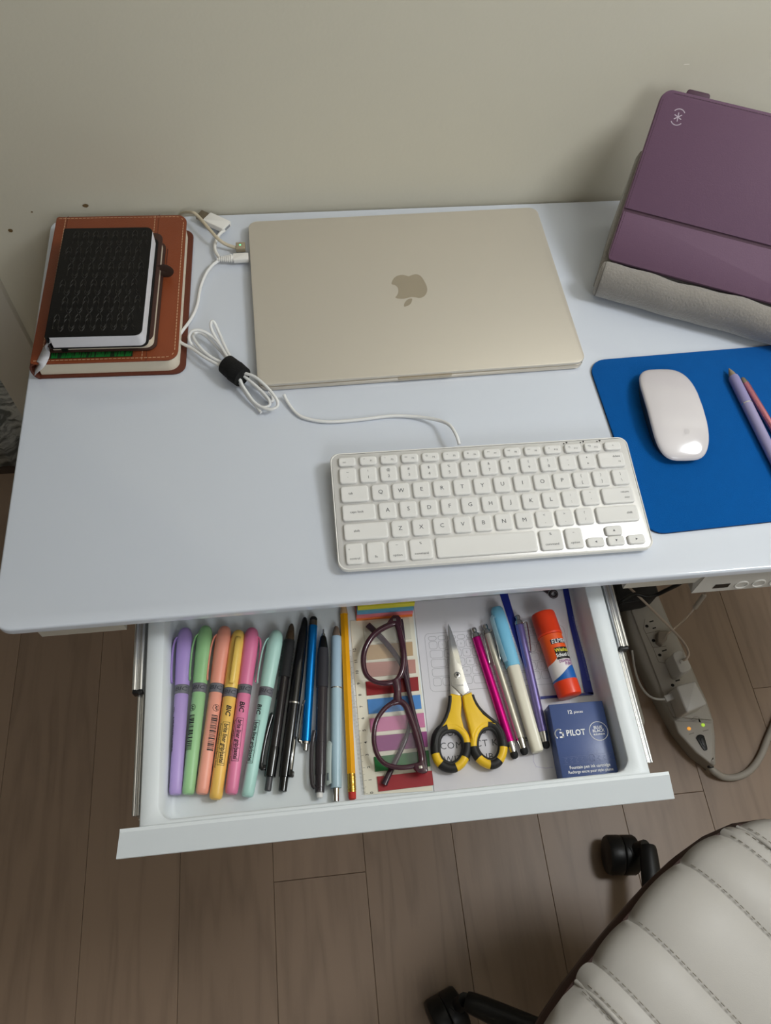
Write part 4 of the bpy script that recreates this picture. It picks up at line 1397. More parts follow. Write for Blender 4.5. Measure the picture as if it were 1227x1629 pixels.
# ---- smoky mechanical pencil
a, b = Vector((0.0012, 0.2790, 0.6527)), Vector((-0.0126, 0.1246, 0.6527))
L = (a - b).length
mp_ = thing('mechanical_pencil', 'smoky translucent mechanical pencil with a dark rubber grip and white eraser', 'pencil', mtx=axis_mtx(b, a))
lathe('eraser', [(0, 0.0018), (0.0008, 0.0027), (0.006, 0.0029), (0.006, 0.002)], mat('white_eraser', '#e9e7e6', rough=0.7, noise=0.02), mp_, n=18)
lathe('button', [(0.0045, 0.0032), (0.0048, 0.0040), (0.019, 0.0044), (0.0192, 0.0038)], SMK, mp_, n=22)
lathe('barrel', [(0.0190, 0.0040), (0.0192, 0.0048), (0.05, 0.0050), (L * 0.628, 0.0052), (L * 0.629, 0.0046)], SMK, mp_, n=24)
lathe('lead_tube', [(0.010, 0.0022), (0.048, 0.0022), (0.0481, 0.0030), (0.075, 0.0030), (0.0751, 0.0018), (L * 0.63, 0.0018)], mat('inner_dark', '#2a2529', rough=0.4, noise=0.05), mp_, n=12)
lathe('grip', [(L * 0.629, 0.0048), (L * 0.63, 0.0056), (L * 0.70, 0.0057), (L * 0.80, 0.0055), (L * 0.872, 0.0050), (L * 0.873, 0.0045)], mat('grip_grey', '#2c2b31', rough=0.7, bump=0.1, bscale=900, noise=0.05), mp_, n=24)
lathe('cone', [(L * 0.873, 0.0047), (L * 0.90, 0.0042), (L * 0.945, 0.0029), (L * 0.953, 0.0022)], GBLK, mp_, n=22)
lathe('tip', [(L * 0.953, 0.0020), (L * 0.968, 0.0017), (L * 0.972, 0.0008), (L * 0.998, 0.0007)], SILV, mp_, n=14)
tube('clip', [(-0.0040, 0.0085, 0.001), (-0.0066, 0.0120, 0.0015), (-0.0080, 0.026, 0.0015), (-0.0078, 0.045, 0.0012), (-0.0060, 0.058, 0.0010)], 0.0017, SMK, mp_, n=8, sub=4, flat=0.5)

# ---- light blue erasable pen
LB = mat('light_blue_matte', '#a3bdd0', rough=0.55, noise=0.02)
LBG = mat('light_blue_gloss', '#a9c4d2', rough=0.25, noise=0.02)
a, b = Vector((0.0137, 0.2808, 0.6522)), Vector((0.0012, 0.1202, 0.6522))
L = (a - b).length
ep = thing('erasable_pen', 'light blue barrelled pen with a brown grey tip, beside the pencil', 'pen', mtx=axis_mtx(b, a))
lathe('plunger', [(0, 0.0022), (0.0005, 0.0027), (0.0118, 0.0027), (0.0118, 0.002)], SILV, ep, n=18)
lathe('barrel', [(0.0115, 0.004), (0.0118, 0.0048), (0.05, 0.0051), (L * 0.618, 0.0052), (L * 0.619, 0.0045)], LBG, ep, n=26)
lathe('band', [(L * 0.618, 0.0045), (L * 0.618, 0.00525), (L * 0.624, 0.00525), (L * 0.624, 0.0045)], SILV, ep, n=26)
lathe('grip', [(L * 0.624, 0.0046), (L * 0.625, 0.0052), (L * 0.90, 0.0050), (L * 0.934, 0.0047), (L * 0.936, 0.0038)], LB, ep, n=26)
lathe('rubber_tip', [(L * 0.934, 0.0041), (L * 0.955, 0.0036), (L * 0.99, 0.0022), (L * 0.998, 0.0016), (L, 0.0008)], mat('taupe_rubber', '#7b6a5d', rough=0.6, noise=0.05), ep, n=20)
cl = tube('clip', [(-0.0044, 0.0500, 0.0022), (-0.0062, 0.0475, 0.0030), (-0.0066, 0.035, 0.0032), (-0.0066, 0.017, 0.0032), (-0.0062, 0.0145, 0.0028)], 0.0030, mat('pale_clip', '#b9c6c4', rough=0.3, noise=0.02), ep, n=10, sub=4, flat=0.3, up=Vector((-0.5, 0, 0.86)))
box('clip_slot', (-0.0070, 0.0205, 0.0040), (0.0016, 0.0065, 0.0006), mat('slot_grey', '#66727a', rough=0.5, noise=0.03), cl, bevel=0.0002, rot=Matrix.Rotation(radians(-30), 3, 'Y'))

# ---- yellow pencil
YEL = mat('pencil_yellow', '#eaa410', rough=0.25, noise=0.02)
a, b = Vector((0.0225, 0.3033, 0.6506)), Vector((0.0155, 0.1211, 0.6506))
dy_ = (a - b).normalized()
pc_ = thing('pencil', 'yellow hexagonal pencil with gold ferrule and red eraser', 'pencil', mtx=axis_mtx(b, a))
lathe('eraser', [(0, 0.0022), (0.0006, 0.0032), (0.0062, 0.0034), (0.0062, 0.003)], mat('red_eraser', '#c4342d', rough=0.7, noise=0.05), pc_, n=18)
fp = [(0.0060, 0.0036)]
for y in (0.0085, 0.0105, 0.0165, 0.0185):
    fp += [(y - 0.0006, 0.0037), (y, 0.0039), (y + 0.0006, 0.0037)]
fp += [(0.0215, 0.0037)]
fer = lathe('ferrule', fp, mat('brass', '#d3a94e', rough=0.22, metal=0.95, noise=0.06), pc_, n=22)
lathe('shaft', [(0.0214, 0.0036), (0.0214, 0.0041), (0.172, 0.0041)], YEL, pc_, n=6, smooth=False, twist=pi / 6)
lathe('sharpened_cone', [(0.172, 0.0040), (0.1885, 0.0013)], mat('cedar', '#d9b183', rough=0.7, noise=0.08), pc_, n=16)
lathe('lead', [(0.1885, 0.0013), (0.193, 0.0003)], mat('graphite', '#2b2b2e', rough=0.4, noise=0.05), pc_, n=10)

# ---- index flags on their ruler card
CARDM = mat('flag_card', '#e7e3d3', rough=0.45, noise=0.02)
crn = [(0.0262, 0.1246), (0.0863, 0.1220), (0.0894, 0.2869), (0.0276, 0.2870)]
fc = thing('index_flags', 'card of coloured index flags with a printed ruler edge under the eyeglasses', 'index flags', (0, 0, ZF))
prism('card', [crn[0], crn[1], crn[2], crn[3]], 0.0001, 0.0006, CARDM, fc)
flag_defs = [
    ('#d8d4c4', [(0.0399, 0.2631), (0.0850, 0.2630), (0.0852, 0.2848), (0.0396, 0.2843)]),
    ('#c2a47f', [(0.0402, 0.2457), (0.0845, 0.2464), (0.0853, 0.2600), (0.0403, 0.2603)]),
    ('#c08c82', [(0.0369, 0.2290), (0.0850, 0.2291), (0.0859, 0.2422), (0.0373, 0.2431)]),
    ('#8f1f26', [(0.0367, 0.2117), (0.0857, 0.2120), (0.0863, 0.2250), (0.0369, 0.2249)]),
    ('#4c88cc', [(0.0369, 0.1945), (0.0859, 0.1949), (0.0863, 0.2079), (0.0369, 0.2080)]),
    ('#cc7aa4', [(0.0373, 0.1777), (0.0870, 0.1778), (0.0874, 0.1907), (0.0370, 0.1901)]),
    ('#8d3f7d', [(0.0381, 0.1601), (0.0871, 0.1599), (0.0879, 0.1736), (0.0379, 0.1741)]),
    ('#1f6b35', [(0.0376, 0.1430), (0.0871, 0.1428), (0.0872, 0.1567), (0.0379, 0.1557)]),
    ('#a02a33', [(0.0389, 0.1259), (0.0875, 0.1266), (0.0878, 0.1389), (0.0387, 0.1386)])]
names = ['clear', 'tan', 'salmon', 'dark red', 'blue', 'pink', 'purple', 'green', 'red']
for (hx, q), nm in zip(flag_defs, names):
    o = prism('flag', q, 0.0007, 0.0016, mat('flag_' + hx, hx, rough=0.35, noise=0.02), fc)
    o['label'] = nm + ' flag pad'
# ruler print along the left edge
r0, r1 = Vector([(0.0293, 0.1255), (0.0293, 0.1254)][0]), Vector([(0.0258, 0.2567), (0.0258, 0.2565)][0])
ax = (r1 - r0) / 12.0
nx_ = Vector((ax.y, -ax.x)).normalized()
segs = []
for i in range(0, 121):
    p = r0 + ax * (i / 10)
    ln_ = 0.0042 if i % 10 == 0 else 0.0030 if i % 5 == 0 else 0.0020
    segs.append(([p - nx_ * 0.0052, p - nx_ * 0.0052 + nx_ * (ln_ + 0.0014)], False))
o = strip_quads('ruler_ticks', segs, 0.0002, 0.0007, DARKTXT, fc)
o['kind'] = 'stuff'
bm = bmesh.new()
for i in range(13):
    p = r0 + ax * i + nx_ * 0.0036
    me = text_mesh(str(i), 0.0040, 0.00003)
    me.transform(flat_mtx(p.x, p.y, 0.0007, math.atan2(ax.y, ax.x)))
    bm.from_mesh(me)
    bpy.data.meshes.remove(me)
me = bpy.data.meshes.new('ruler_numbers')
bm.to_mesh(me)
bm.free()
link('ruler_numbers', me, DARKTXT, fc)

# ---- memo block of four colours
nb = thing('note_block', 'block of yellow, blue, pink and orange sticky notes at the back of the drawer', 'sticky notes', (0, 0, ZF))
base_l, base_r = Vector([(0.0336, 0.2864), (0.0335, 0.2857)][0]), Vector([(0.0886, 0.2861), (0.0885, 0.2854)][0])
eu = (base_r - base_l).normalized()
ev = Vector((-eu.y, eu.x))
bw_ = (base_r - base_l).length
zc0 = 0.0007
for hx, th, sh, nm in (('#e8813f', 0.0030, 0.0, 'orange'), ('#e27b80', 0.0050, 0.0012, 'pink'), ('#5f9dc4', 0.0055, 0.0030, 'blue'), ('#d6cc3d', 0.0080, 0.0052, 'yellow')):
    o0 = base_l + ev * sh + eu * (0.0003 * sh / 0.001)
    q = [o0, o0 + eu * bw_, o0 + eu * bw_ + ev * 0.05, o0 + ev * 0.05]
    o = prism('note_pad', [tuple(p) for p in q], zc0, zc0 + th, mat('note_' + hx, hx, rough=0.75, noise=0.04, nscale=600, stretch=(0.2, 0.2, 20), bump=0.2, bscale=600), nb)
    o['label'] = nm + ' notes'
    zc0 += th + 0.00005

# ---- eyeglasses folded on the flag card
GL = mat('plum_acetate', '#43222f', rough=0.16, coat=0.4, noise=0.15, nscale=120)
GLD = mat('plum_acetate_dark', '#35202e', rough=0.22, coat=0.3, noise=0.2, nscale=150)
LENS = clear_material('lens', '#f2efee', 0.10, 0.03)
gl = thing('eyeglasses', 'plum acetate eyeglasses folded up on the coloured index flags', 'eyeglasses', (0, 0, 0))
GZ = .664
rim1 = [(0.0703, 0.2762), (0.0628, 0.2744), (0.0543, 0.2706), (0.0469, 0.2651), (0.0407, 0.2569), (0.0371, 0.2483), (0.0359, 0.2389), (0.0368, 0.2305), (0.0399, 0.2249), (0.0448, 0.2210), (0.0515, 0.2188), (0.0586, 0.2185), (0.0646, 0.2202), (0.0691, 0.2251), (0.0723, 0.2328), (0.0742, 0.2421), (0.0745, 0.2531), (0.0735, 0.2629), (0.0725, 0.2715)]
rim2 = [(0.0661, 0.2001), (0.0597, 0.1998), (0.0523, 0.1960), (0.0453, 0.1890), (0.0411, 0.1813), (0.0390, 0.1722), (0.0386, 0.1642), (0.0400, 0.1562), (0.0431, 0.1499), (0.0481, 0.1455), (0.0558, 0.1427), (0.0643, 0.1419), (0.0723, 0.1425), (0.0775, 0.1442), (0.0788, 0.1494), (0.0781, 0.1586), (0.0769, 0.1685), (0.0748, 0.1793), (0.0725, 0.1890), (0.0702, 0.1962)]


def rad1(t):
    return 0.0019 + 0.0011 * (1 if t < 0.14 or t > 0.78 else 0.25 + 0.75 * abs(cos(pi * t)))


fr = tube('frame_rim', [(p[0], p[1], 0.6590) for p in rim1], 0.0022, GL, gl, n=10, sub=4, closed=True, flat=0.95, radii=rad1)
tube('frame_rim', [(p[0], p[1], 0.6590) for p in rim2], 0.0022, GL, gl, n=10, sub=4, closed=True, flat=0.95, radii=lambda t: 0.0019 + 0.0011 * (1 if t < 0.06 or t > 0.66 else 0.3))
br = [(0.0640, 0.2202), (0.0648, 0.2149), (0.0646, 0.2090), (0.0638, 0.2039), (0.0642, 0.1994)]
tube('bridge', [(p[0], p[1], 0.6593) for p in br], 0.0036, GL, gl, n=10, sub=4, flat=0.7, radii=lambda t: 0.0034 + 0.0012 * abs(2 * t - 1))
for rim in (rim1, rim2):
    pts = [tuple(p[:2]) for p in smooth_path(rim, 3, True)]
    mesh('lens', [(x, y, 0.6590) for x, y in pts], [tuple(range(len(pts)))], LENS, gl)
ep1 = [(0.0616, 0.2760), (0.0651, 0.2807), (0.0685, 0.2836), (0.0739, 0.2834), (0.0758, 0.2805), (0.0756, 0.2741), (0.0741, 0.2685), (0.0726, 0.2729), (0.0696, 0.2757)]
ep2 = [(0.0725, 0.1441), (0.0762, 0.1443), (0.0789, 0.1488), (0.0804, 0.1433), (0.0822, 0.1383), (0.0821, 0.1357), (0.0781, 0.1350), (0.0734, 0.1368), (0.0708, 0.1401)]
e1 = prism('end_piece', ep1, 0.6568, 0.6618, GL, gl, bevel=0.0009)
e2 = prism('end_piece', ep2, 0.6568, 0.6618, GL, gl, bevel=0.0009)
for e, c in ((e1, [(0.0695, 0.2788), (0.0697, 0.2788)][0]), (e2, [(0.0767, 0.1402), (0.0768, 0.1401)][0])):
    box('rivet', (c[0], c[1], 0.66185), (0.0030, 0.0024, 0.0004), SILV, e, bevel=0.0001)
t1 = [(0.0761, 0.2809, 0.6560), (0.0767, 0.2741, 0.6550), (0.0763, 0.2496, 0.6530), (0.0761, 0.2200, 0.6520), (0.0760, 0.1978, 0.6516), (0.0726, 0.1802, 0.6514), (0.0664, 0.1658, 0.6513), (0.0571, 0.1508, 0.6513), (0.0489, 0.1384, 0.6513), (0.0440, 0.1306, 0.6515)]
t2 = [(0.0814, 0.1373, 0.6558), (0.0815, 0.1475, 0.6558), (0.0806, 0.1660, 0.6552), (0.0780, 0.1852, 0.6546), (0.0757, 0.2074, 0.6544), (0.0736, 0.2275, 0.6544), (0.0699, 0.2408, 0.6542), (0.0634, 0.2532, 0.6538), (0.0542, 0.2669, 0.6532), (0.0440, 0.2793, 0.6530)]
tube('temple', t1, 0.0024, GLD, gl, n=10, sub=5, flat=0.62, radii=lambda t: 0.0019 + 0.0010 * max(0, (t - 0.6) / 0.4))
tube('temple', t2, 0.0024, GLD, gl, n=10, sub=5, flat=0.62, radii=lambda t: 0.0022 + 0.0010 * max(0, (t - 0.6) / 0.4))

# ---- printed sheet with the keyboard drawing
PAPER = mat('white_paper', '#d9d7dd', rough=0.6, noise=0.015)
GREYTXT = mat('grey_print', '#55555a', rough=0.7, noise=0.02)
LINEM = mat('line_print', '#8d8d92', rough=0.7, noise=0.02)
sh = thing('instruction_sheet', 'white printed sheet with keyboard line drawing under the scissors', 'paper', (0, 0, ZF))
sq = [(0.0877, 0.1209), (0.2114, 0.1179), (0.2479, 0.3008), (0.0917, 0.3017)]
prism('sheet', sq, 0.0001, 0.0008, PAPER, sh)
g0 = Vector([(0.0979, 0.2672), (0.0979, 0.2671)][0])
g1 = Vector([(0.0977, 0.2096), (0.0977, 0.2095)][0])
g2 = Vector([(0.2358, 0.2638), (0.2359, 0.2638)][0])
gu = (g2 - g0)
gw = gu.length
gu.normalize()
gv = Vector((gu.y, -gu.x))
gh = abs((g1 - g0).dot(gv))


def gp_(x, y):
    p = g0 + gu * x + gv * y
    return (p.x, p.y)


def grr(x0, y0, x1, y1, r):
    return [gp_(x, y) for x, y in rrect(x1 - x0, y1 - y0, r, 3, (x0 + x1) / 2, (y0 + y1) / 2)]


lines = [(grr(0, 0, gw, gh, 0.0045), True)]
pit = (gw - 0.0072) / 14.5
ry = [0.0042]
rpit = (gh - 0.0078) / 5.5
kx_defs = []
y = 0.0032
hgt = rpit * 0.5
for i in range(14):
    x = 0.0036 + i * 14.5 * pit / 14
    lines.append((grr(x, y, x + pit * 0.84, y + hgt * 0.85, 0.0016), True))
y += hgt + 0.0006
for wl in ([1] * 13 + [1.5], [1.5] + [1] * 13, [1.75] + [1] * 11 + [1.75], [2.25] + [1] * 10 + [2.25], [1, 1, 1, 1.25, 5, 1.25, 1, 1, 1, 1]):
    x = 0.0036
    for w_ in wl:
        lines.append((grr(x, y, x + (w_ - 0.16) * pit, y + rpit * 0.84, 0.0019), True))
        x += w_ * pit
    y += rpit
o = strip_quads('printed_keyboard', lines, 0.00028, 0.00085, LINEM, sh)
o['kind'] = 'stuff'
bm = bmesh.new()
y = 0.0032 + hgt + 0.0006
for wl, tx in (([1] * 13 + [1.5], '`1234567890-= '), ([1.5] + [1] * 13, ' QWERTYUIOP[]\\'), ([1.75] + [1] * 11 + [1.75], ' ASDFGHJKL;\' '), ([2.25] + [1] * 10 + [2.25], ' ZXCVBNM,./ ')):
    x = 0.0036
    for w_, s in zip(wl, tx):
        if s != ' ':
            me = text_mesh(s, 0.0030, 0, res=1)
            p = gp_(x + (w_ - 0.16) * pit / 2, y + rpit * 0.42)
            me.transform(flat_mtx(p[0], p[1], 0.00085, math.atan2(gu.y, gu.x)))
            bm.from_mesh(me)
            bpy.data.meshes.remove(me)
        x += w_ * pit
    y += rpit
me = bpy.data.meshes.new('printed_legends')
bm.to_mesh(me)
bm.free()
link('printed_legends', me, LINEM, sh)
ga_ = math.atan2(gu.y, gu.x)
for s, (px_, py_) in (('DUAL USB', [(0.0991, 0.1704), (0.0991, 0.1703)][0]), ('COMPACT KEYBOARD', [(0.0980, 0.1591), (0.0980, 0.1590)][0]), ('WITH HUB', [(0.0998, 0.1469), (0.0998, 0.1468)][0])):
    text('lettering', s, 0.0085, GREYTXT, sh, flat_mtx(px_, py_, 0.00086, ga_), bold=0.0, align='LEFT', space=1.12)
dv = [(0.1816, 0.1463), (0.1802, 0.1382), (0.1816, 0.1332), (0.1902, 0.1311), (0.1967, 0.1313), (0.1984, 0.1467)]
strip_quads('printed_device', [(dv[:5], False)], 0.00035, 0.00085, mat('lilac_print', '#b5aecb', rough=0.7, noise=0.02), sh)

# ---- clear pouch with blue printed edges
po = thing('clear_pouch', 'clear plastic pouch with dark blue printed borders under the glue stick', 'pouch', (0, 0, ZF))
FILM = clear_material('clear_film', '#f4f4fa', 0.10, 0.08)
NAVY = mat('navy_print', '#1f2c86', rough=0.35, noise=0.06, nscale=200)
pq = [(0.1982, 0.1930), (0.2490, 0.1926), (0.2491, 0.3079), (0.1785, 0.3071)]
mesh('film', [(p[0], p[1], 0.0013) for p in pq], [(0, 1, 2, 3)], FILM, po)
quad_patch('blue_band', [[(0.1781, 0.3078), (0.1864, 0.3080), (0.1911, 0.2561), (0.1972, 0.1964), (0.1982, 0.1930), (0.1925, 0.1952), (0.1844, 0.2567)],
                         [(0.2406, 0.1956), (0.2491, 0.1928), (0.2492, 0.2272), (0.2478, 0.2630), (0.2495, 0.3053), (0.2437, 0.3052), (0.2420, 0.2635), (0.2420, 0.2233)],
                         [(0.1982, 0.1930), (0.2490, 0.1926), (0.2494, 0.1948), (0.1982, 0.1957)]], 0.00145, NAVY, po)
tk = [(0.2462, 0.2717), (0.2468, 0.2068)]
ta_, tb2 = Vector(tk[0]), Vector(tk[1])
segs = []
for i in range(60):
    p = ta_ + (tb2 - ta_) * i / 59
    segs.append(([p, p + Vector((0.0022 if i % 5 else 0.0036, 0.0002))], False))
o = strip_quads('printed_ticks', segs, 0.00018, 0.0015, mat('tick_print', '#8b93c8', rough=0.5, noise=0.02), po)
o['kind'] = 'stuff'

# dark little fitting near the back of the pouch
df = Vector((0.2322, 0.2961, 0.6510))
fit = thing('cable_end', 'small dark ringed cable end at the back of the drawer, above the glue stick', 'cable', (df.x, df.y, ZF + 0.0016))
DKB = mat('dark_brown_plastic', '#2d2226', rough=0.35, noise=0.1)
tube('ring', [(0.0035 * cos(t), 0.0030 * sin(t), 0.0022 + 0.0012 * sin(t)) for t in [2 * pi * i / 12 for i in range(12)]], 0.0013, DKB, fit, n=8, sub=3, closed=True)
tube('body', [(-0.003, 0.004, 0.0062), (-0.008, 0.009, 0.0064), (-0.013, 0.016, 0.0066), (-0.013, 0.026, 0.0066), (-0.010, 0.045, 0.0066)], 0.0062, DKB, fit, n=10, sub=4)


# ---- slim styluses
def stylus(label, hexcol, top, bot, clip_deg, seed):
    z = 0.6518
    b0, t0 = Vector((bot[0], bot[1], z)), Vector((top[0], top[1], z))
    L = (t0 - b0).length
    t = thing('stylus', label, 'stylus', mtx=axis_mtx(b0, t0), group='slim metal styluses')
    r = 0.0041
    bm_ = mat('sty_' + hexcol, hexcol, rough=0.22, metal=0.7, noise=0.02)
    lathe('rubber_tip', [(0.0, 0.0010), (0.0006, 0.0024), (0.0022, 0.0034), (0.0042, 0.0036), (0.0058, 0.0033)], RUB, t, n=20)
    lathe('end_collar', [(0.0056, 0.0027), (0.0056, 0.0031), (0.0125, r), (0.0150, r), (0.0150, 0.003)], SILV, t, n=22)
    lathe('barrel', [(0.0150, r - 0.0003), (0.0152, r), (L - 0.0112, r), (L - 0.0110, r - 0.0004)], bm_, t, n=24)
    lathe('finial', [(L - 0.0110, 0.0036), (L - 0.0108, 0.0043), (L - 0.0085, 0.0043), (L - 0.0082, 0.0036), (L - 0.0068, 0.0036), (L - 0.0060, 0.0024), (L - 0.0045, 0.0022), (L - 0.0032, 0.0027), (L - 0.0012, 0.0024), (L, 0.0010)], SILV, t, n=20)
    a = radians(clip_deg)
    off = Vector((-sin(a), 0, cos(a))) * 0.0011
    c0 = [(0.0040, L - 0.0095), (0.0068, L - 0.0090), (0.0074, L - 0.0120), (0.0066, L - 0.0260), (0.0054, L - 0.0375), (0.0046, L - 0.0390), (0.0056, L - 0.0402)]
    tube('clip', [(q * cos(a), y, q * sin(a)) for q, y in c0], 0.0014, SILV, t, n=8, sub=4, flat=0.45, up=Vector((cos(a), 0, sin(a))))
    return t


stylus('magenta metal stylus, the one next to the scissors', '#d01587', (0.1457, 0.2680, 0.6518), (0.1635, 0.1411, 0.6518), 35, 1)
stylus('silver metal stylus, between the magenta one and the fountain pen', '#cfcbc0', (0.1573, 0.2705, 0.6518), (0.1730, 0.1435, 0.6518), 40, 2)
stylus('lavender metal stylus, between the fountain pen and the glue stick', '#8a7fbd', (0.1911, 0.2771, 0.6518), (0.1935, 0.1471, 0.6518), 20, 3)

# ---- fountain pen
CAPB = mat('sky_blue_cap', '#7cc3e3', rough=0.3, noise=0.02)
CLR = clear_material('clear_clip', '#bfe6f5', 0.35, 0.06)
a, b = Vector((0.1711, 0.2851, 0.6545)), Vector((0.1840, 0.1440, 0.6545))
L = (a - b).length
fpn = thing('fountain_pen', 'cream fountain pen with a sky blue cap and clear clip', 'pen', mtx=axis_mtx(b, a))


def facet_lathe(name, prof, m, parent, ex=3.2, n=28, ph=0.0):
    vs, fs = [], []
    for t, r in prof:
        for i in range(n):
            q = 2 * pi * i / n
            c, s = cos(q), sin(q)
            k = (abs(c) ** ex + abs(s) ** ex) ** (-1 / ex)
            x, z = r * k * c, r * k * s
            vs.append((x * cos(ph) - z * sin(ph), t, x * sin(ph) + z * cos(ph)))
    k = len(prof)
    for j in range(k - 1):
        for i in range(n):
            a_, b_ = j * n + i, j * n + (i + 1) % n
            fs.append((a_, b_, b_ + n, a_ + n))
    fs.append(tuple(range(n)))
    fs.append(tuple(range((k - 1) * n, k * n)))
    return mesh(name, vs, fs, m, parent, smooth=True, angle=40)


facet_lathe('barrel', [(0.0, 0.0038), (0.0006, 0.0049), (0.0025, 0.0054), (L * 0.57, 0.0058), (L * 0.571, 0.005)], mat('cream_barrel', '#dfdac8', rough=0.3, noise=0.015), fpn, 3.4)
facet_lathe('cap', [(L * 0.570, 0.0058), (L * 0.571, 0.0068), (L * 0.66, 0.0069), (L * 0.86, 0.0068), (L * 0.90, 0.0066), (L * 0.955, 0.0064), (L * 0.985, 0.0058), (L * 0.999, 0.0046), (L, 0.0036)], CAPB, fpn, 2.6)
tube('clip', [(-0.0050, L * 0.93, 0.0040), (-0.0080, L * 0.92, 0.0055), (-0.0086, L * 0.87, 0.0058), (-0.0074, L * 0.64, 0.0050), (-0.0060, L * 0.615, 0.0042)], 0.0025, CLR, fpn, n=8, sub=4, flat=0.4, up=Vector((-0.7, 0, 0.7)))

# ---- glue stick
ORG = mat('glue_orange', '#e2401f', rough=0.32, noise=0.02)
ORL = mat('glue_label_orange', '#e5561f', rough=0.35, noise=0.02)
GWH = mat('glue_label_white', '#e6e0e0', rough=0.35, noise=0.015)
GBL = mat('glue_label_blue', '#1c5fae', rough=0.35, noise=0.02)
a, b = Vector((0.2140, 0.2732, 0.6595)), Vector((0.2230, 0.1900, 0.6595))
L = (a - b).length
gs = thing('glue_stick', 'glue stick with orange red cap and base in the right of the drawer', 'glue stick', mtx=axis_mtx(b, a))
R_ = 0.0112
lathe('base', [(0.0, 0.0098), (0.0008, 0.0110), (0.0030, 0.0113), (0.0140, 0.0114), (0.0142, 0.0100)], ORG, gs, n=32)
lathe('label_tube', [(0.0140, 0.0100), (0.0142, R_), (L * 0.705, R_), (L * 0.706, 0.0100)], GWH, gs, n=40)
lathe('cap', [(L * 0.708, 0.0108), (L * 0.709, 0.0121), (L * 0.73, 0.0122), (L * 0.735, 0.0119), (L * 0.975, 0.0117), (L * 0.992, 0.0111), (L, 0.0095)], ORG, gs, n=36)
y0, y1 = 0.0142, L * 0.705
RL = R_ + 0.00005


def lab(name, polys, m, up_=0.00010):
    me = bpy.data.meshes.new(name)
    vs, fs = [], []
    for poly in polys:                       # poly: list of (x, ylo, yhi)
        for i in range(len(poly) - 1):
            k = len(vs)
            x0, l0, h0 = poly[i]
            x1, l1, h1 = poly[i + 1]
            vs += [(x0, l0, 0), (x1, l1, 0), (x1, h1, 0), (x0, h0, 0)]
            fs.append((k, k + 1, k + 2, k + 3))
    me.from_pydata(vs, [], fs)
    wrap(me, R_ + up_, 0.0, radians(90), along=False)
    return link(name, me, m, gs)


hl = y1 - y0
N_ = 90
xs_l = [-0.030 + 0.060 * i / N_ for i in range(N_ + 1)]
lab('label_orange', [[(x, y1 - hl * (0.50 - 0.0 * x) + (0.006 * math.tanh((x + 0.002) * -160)) * -1, y1) for x in xs_l]], ORL)
lab('label_blue', [[(x, y0, y0 + hl * 0.17 + 0.006 * math.tanh((x - 0.0) * 120)) for x in xs_l]], GBL)
nmx = 0.0035
lab('label_black', [[(x, y0 + hl * 0.42, y0 + hl * 0.68) for x in [-0.0075 + nmx + 0.0200 * i / 24 for i in range(25)]]], mat('label_black', '#121114', rough=0.4, noise=0.02), 0.00018)
lab('name_plate', [[(x, y1 - hl * 0.235, y1 - hl * 0.135) for x in [-0.0085 + nmx + 0.0210 * i / 24 for i in range(25)]]], mat('label_navy', '#1e1f33', rough=0.4, noise=0.02), 0.00018)


def glue_text(s, x, y, size, m, bold=0.0001, sx=1.0, shear=0.0):
    me = text_mesh(s, size, bold, 'CENTER', 2, 1.0, shear)
    me.transform(Matrix.Translation((x, 0, 0)) @ Matrix.Diagonal((sx, 1, 1, 1)))
    wrap(me, R_ + 0.00028, y, radians(90), along=False)
    me.materials.clear()
    return link('lettering', me, m, gs)


glue_text("ELMER'S", 0.0022 + nmx, y1 - hl * 0.185, 0.0058, WHITETXT, 0.0, 1.0, 0.15)
glue_text('Washable', 0.0022 + nmx, y0 + hl * 0.615, 0.0050, mat('label_yellow', '#e3d748', rough=0.4, noise=0.02), 0.0001, 0.95)
glue_text('School Glue', 0.0024 + nmx, y0 + hl * 0.505, 0.0050, WHITETXT, 0.0001, 0.80)
glue_text('DISAPPEARING', 0.0026 + nmx, y0 + hl * 0.370, 0.0038, mat('label_purple', '#8c3f86', rough=0.4, noise=0.02), 0.00006, 0.72)
glue_text('PURPLE', 0.0036 + nmx, y0 + hl * 0.300, 0.0038, mat('label_purple', '#8c3f86'), 0.00006, 0.80)

# ---- ink cartridge box
IB = mat('ink_box_blue', '#425588', rough=0.32, noise=0.02, bump=0.05, bscale=900)
IBD = mat('ink_box_side', '#2e3a66', rough=0.35, noise=0.02)
bt = [(0.1987, 0.1826), (0.2501, 0.1818), (0.2477, 0.1165), (0.1986, 0.1176)]
cx_, cy_ = sum(p[0] for p in bt) / 4, sum(p[1] for p in bt) / 4
bw2 = (bt[1][0] - bt[0][0] + bt[2][0] - bt[3][0]) / 2
bd2 = (bt[0][1] - bt[3][1] + bt[1][1] - bt[2][1]) / 2
brz = math.atan2(bt[1][1] - bt[0][1] + bt[2][1] - bt[3][1], bt[1][0] - bt[0][0] + bt[2][0] - bt[3][0])
ib = thing('ink_cartridge_box', 'dark blue ink cartridge box in the right front corner of the drawer', 'box', (cx_, cy_, ZF + 0.0009), brz)
BH = .6665 - .6479
box('carton', (0, 0, BH / 2), (bw2, bd2, BH), IB, ib, bevel=0.0008)
zt = BH + 0.00012
text('lettering', '12', 0.0046, WHITETXT, ib, flat_mtx(-0.0072, bd2 * 0.372, zt), 0.00012)
text('lettering', 'pieces', 0.0034, WHITETXT, ib, flat_mtx(0.0008, bd2 * 0.368, zt), 0.00003)
text('lettering', 'PILOT', 0.0072, WHITETXT, ib, flat_mtx(-0.0055, bd2 * 0.085, zt), 0.00018, sx=0.86, space=1.06)
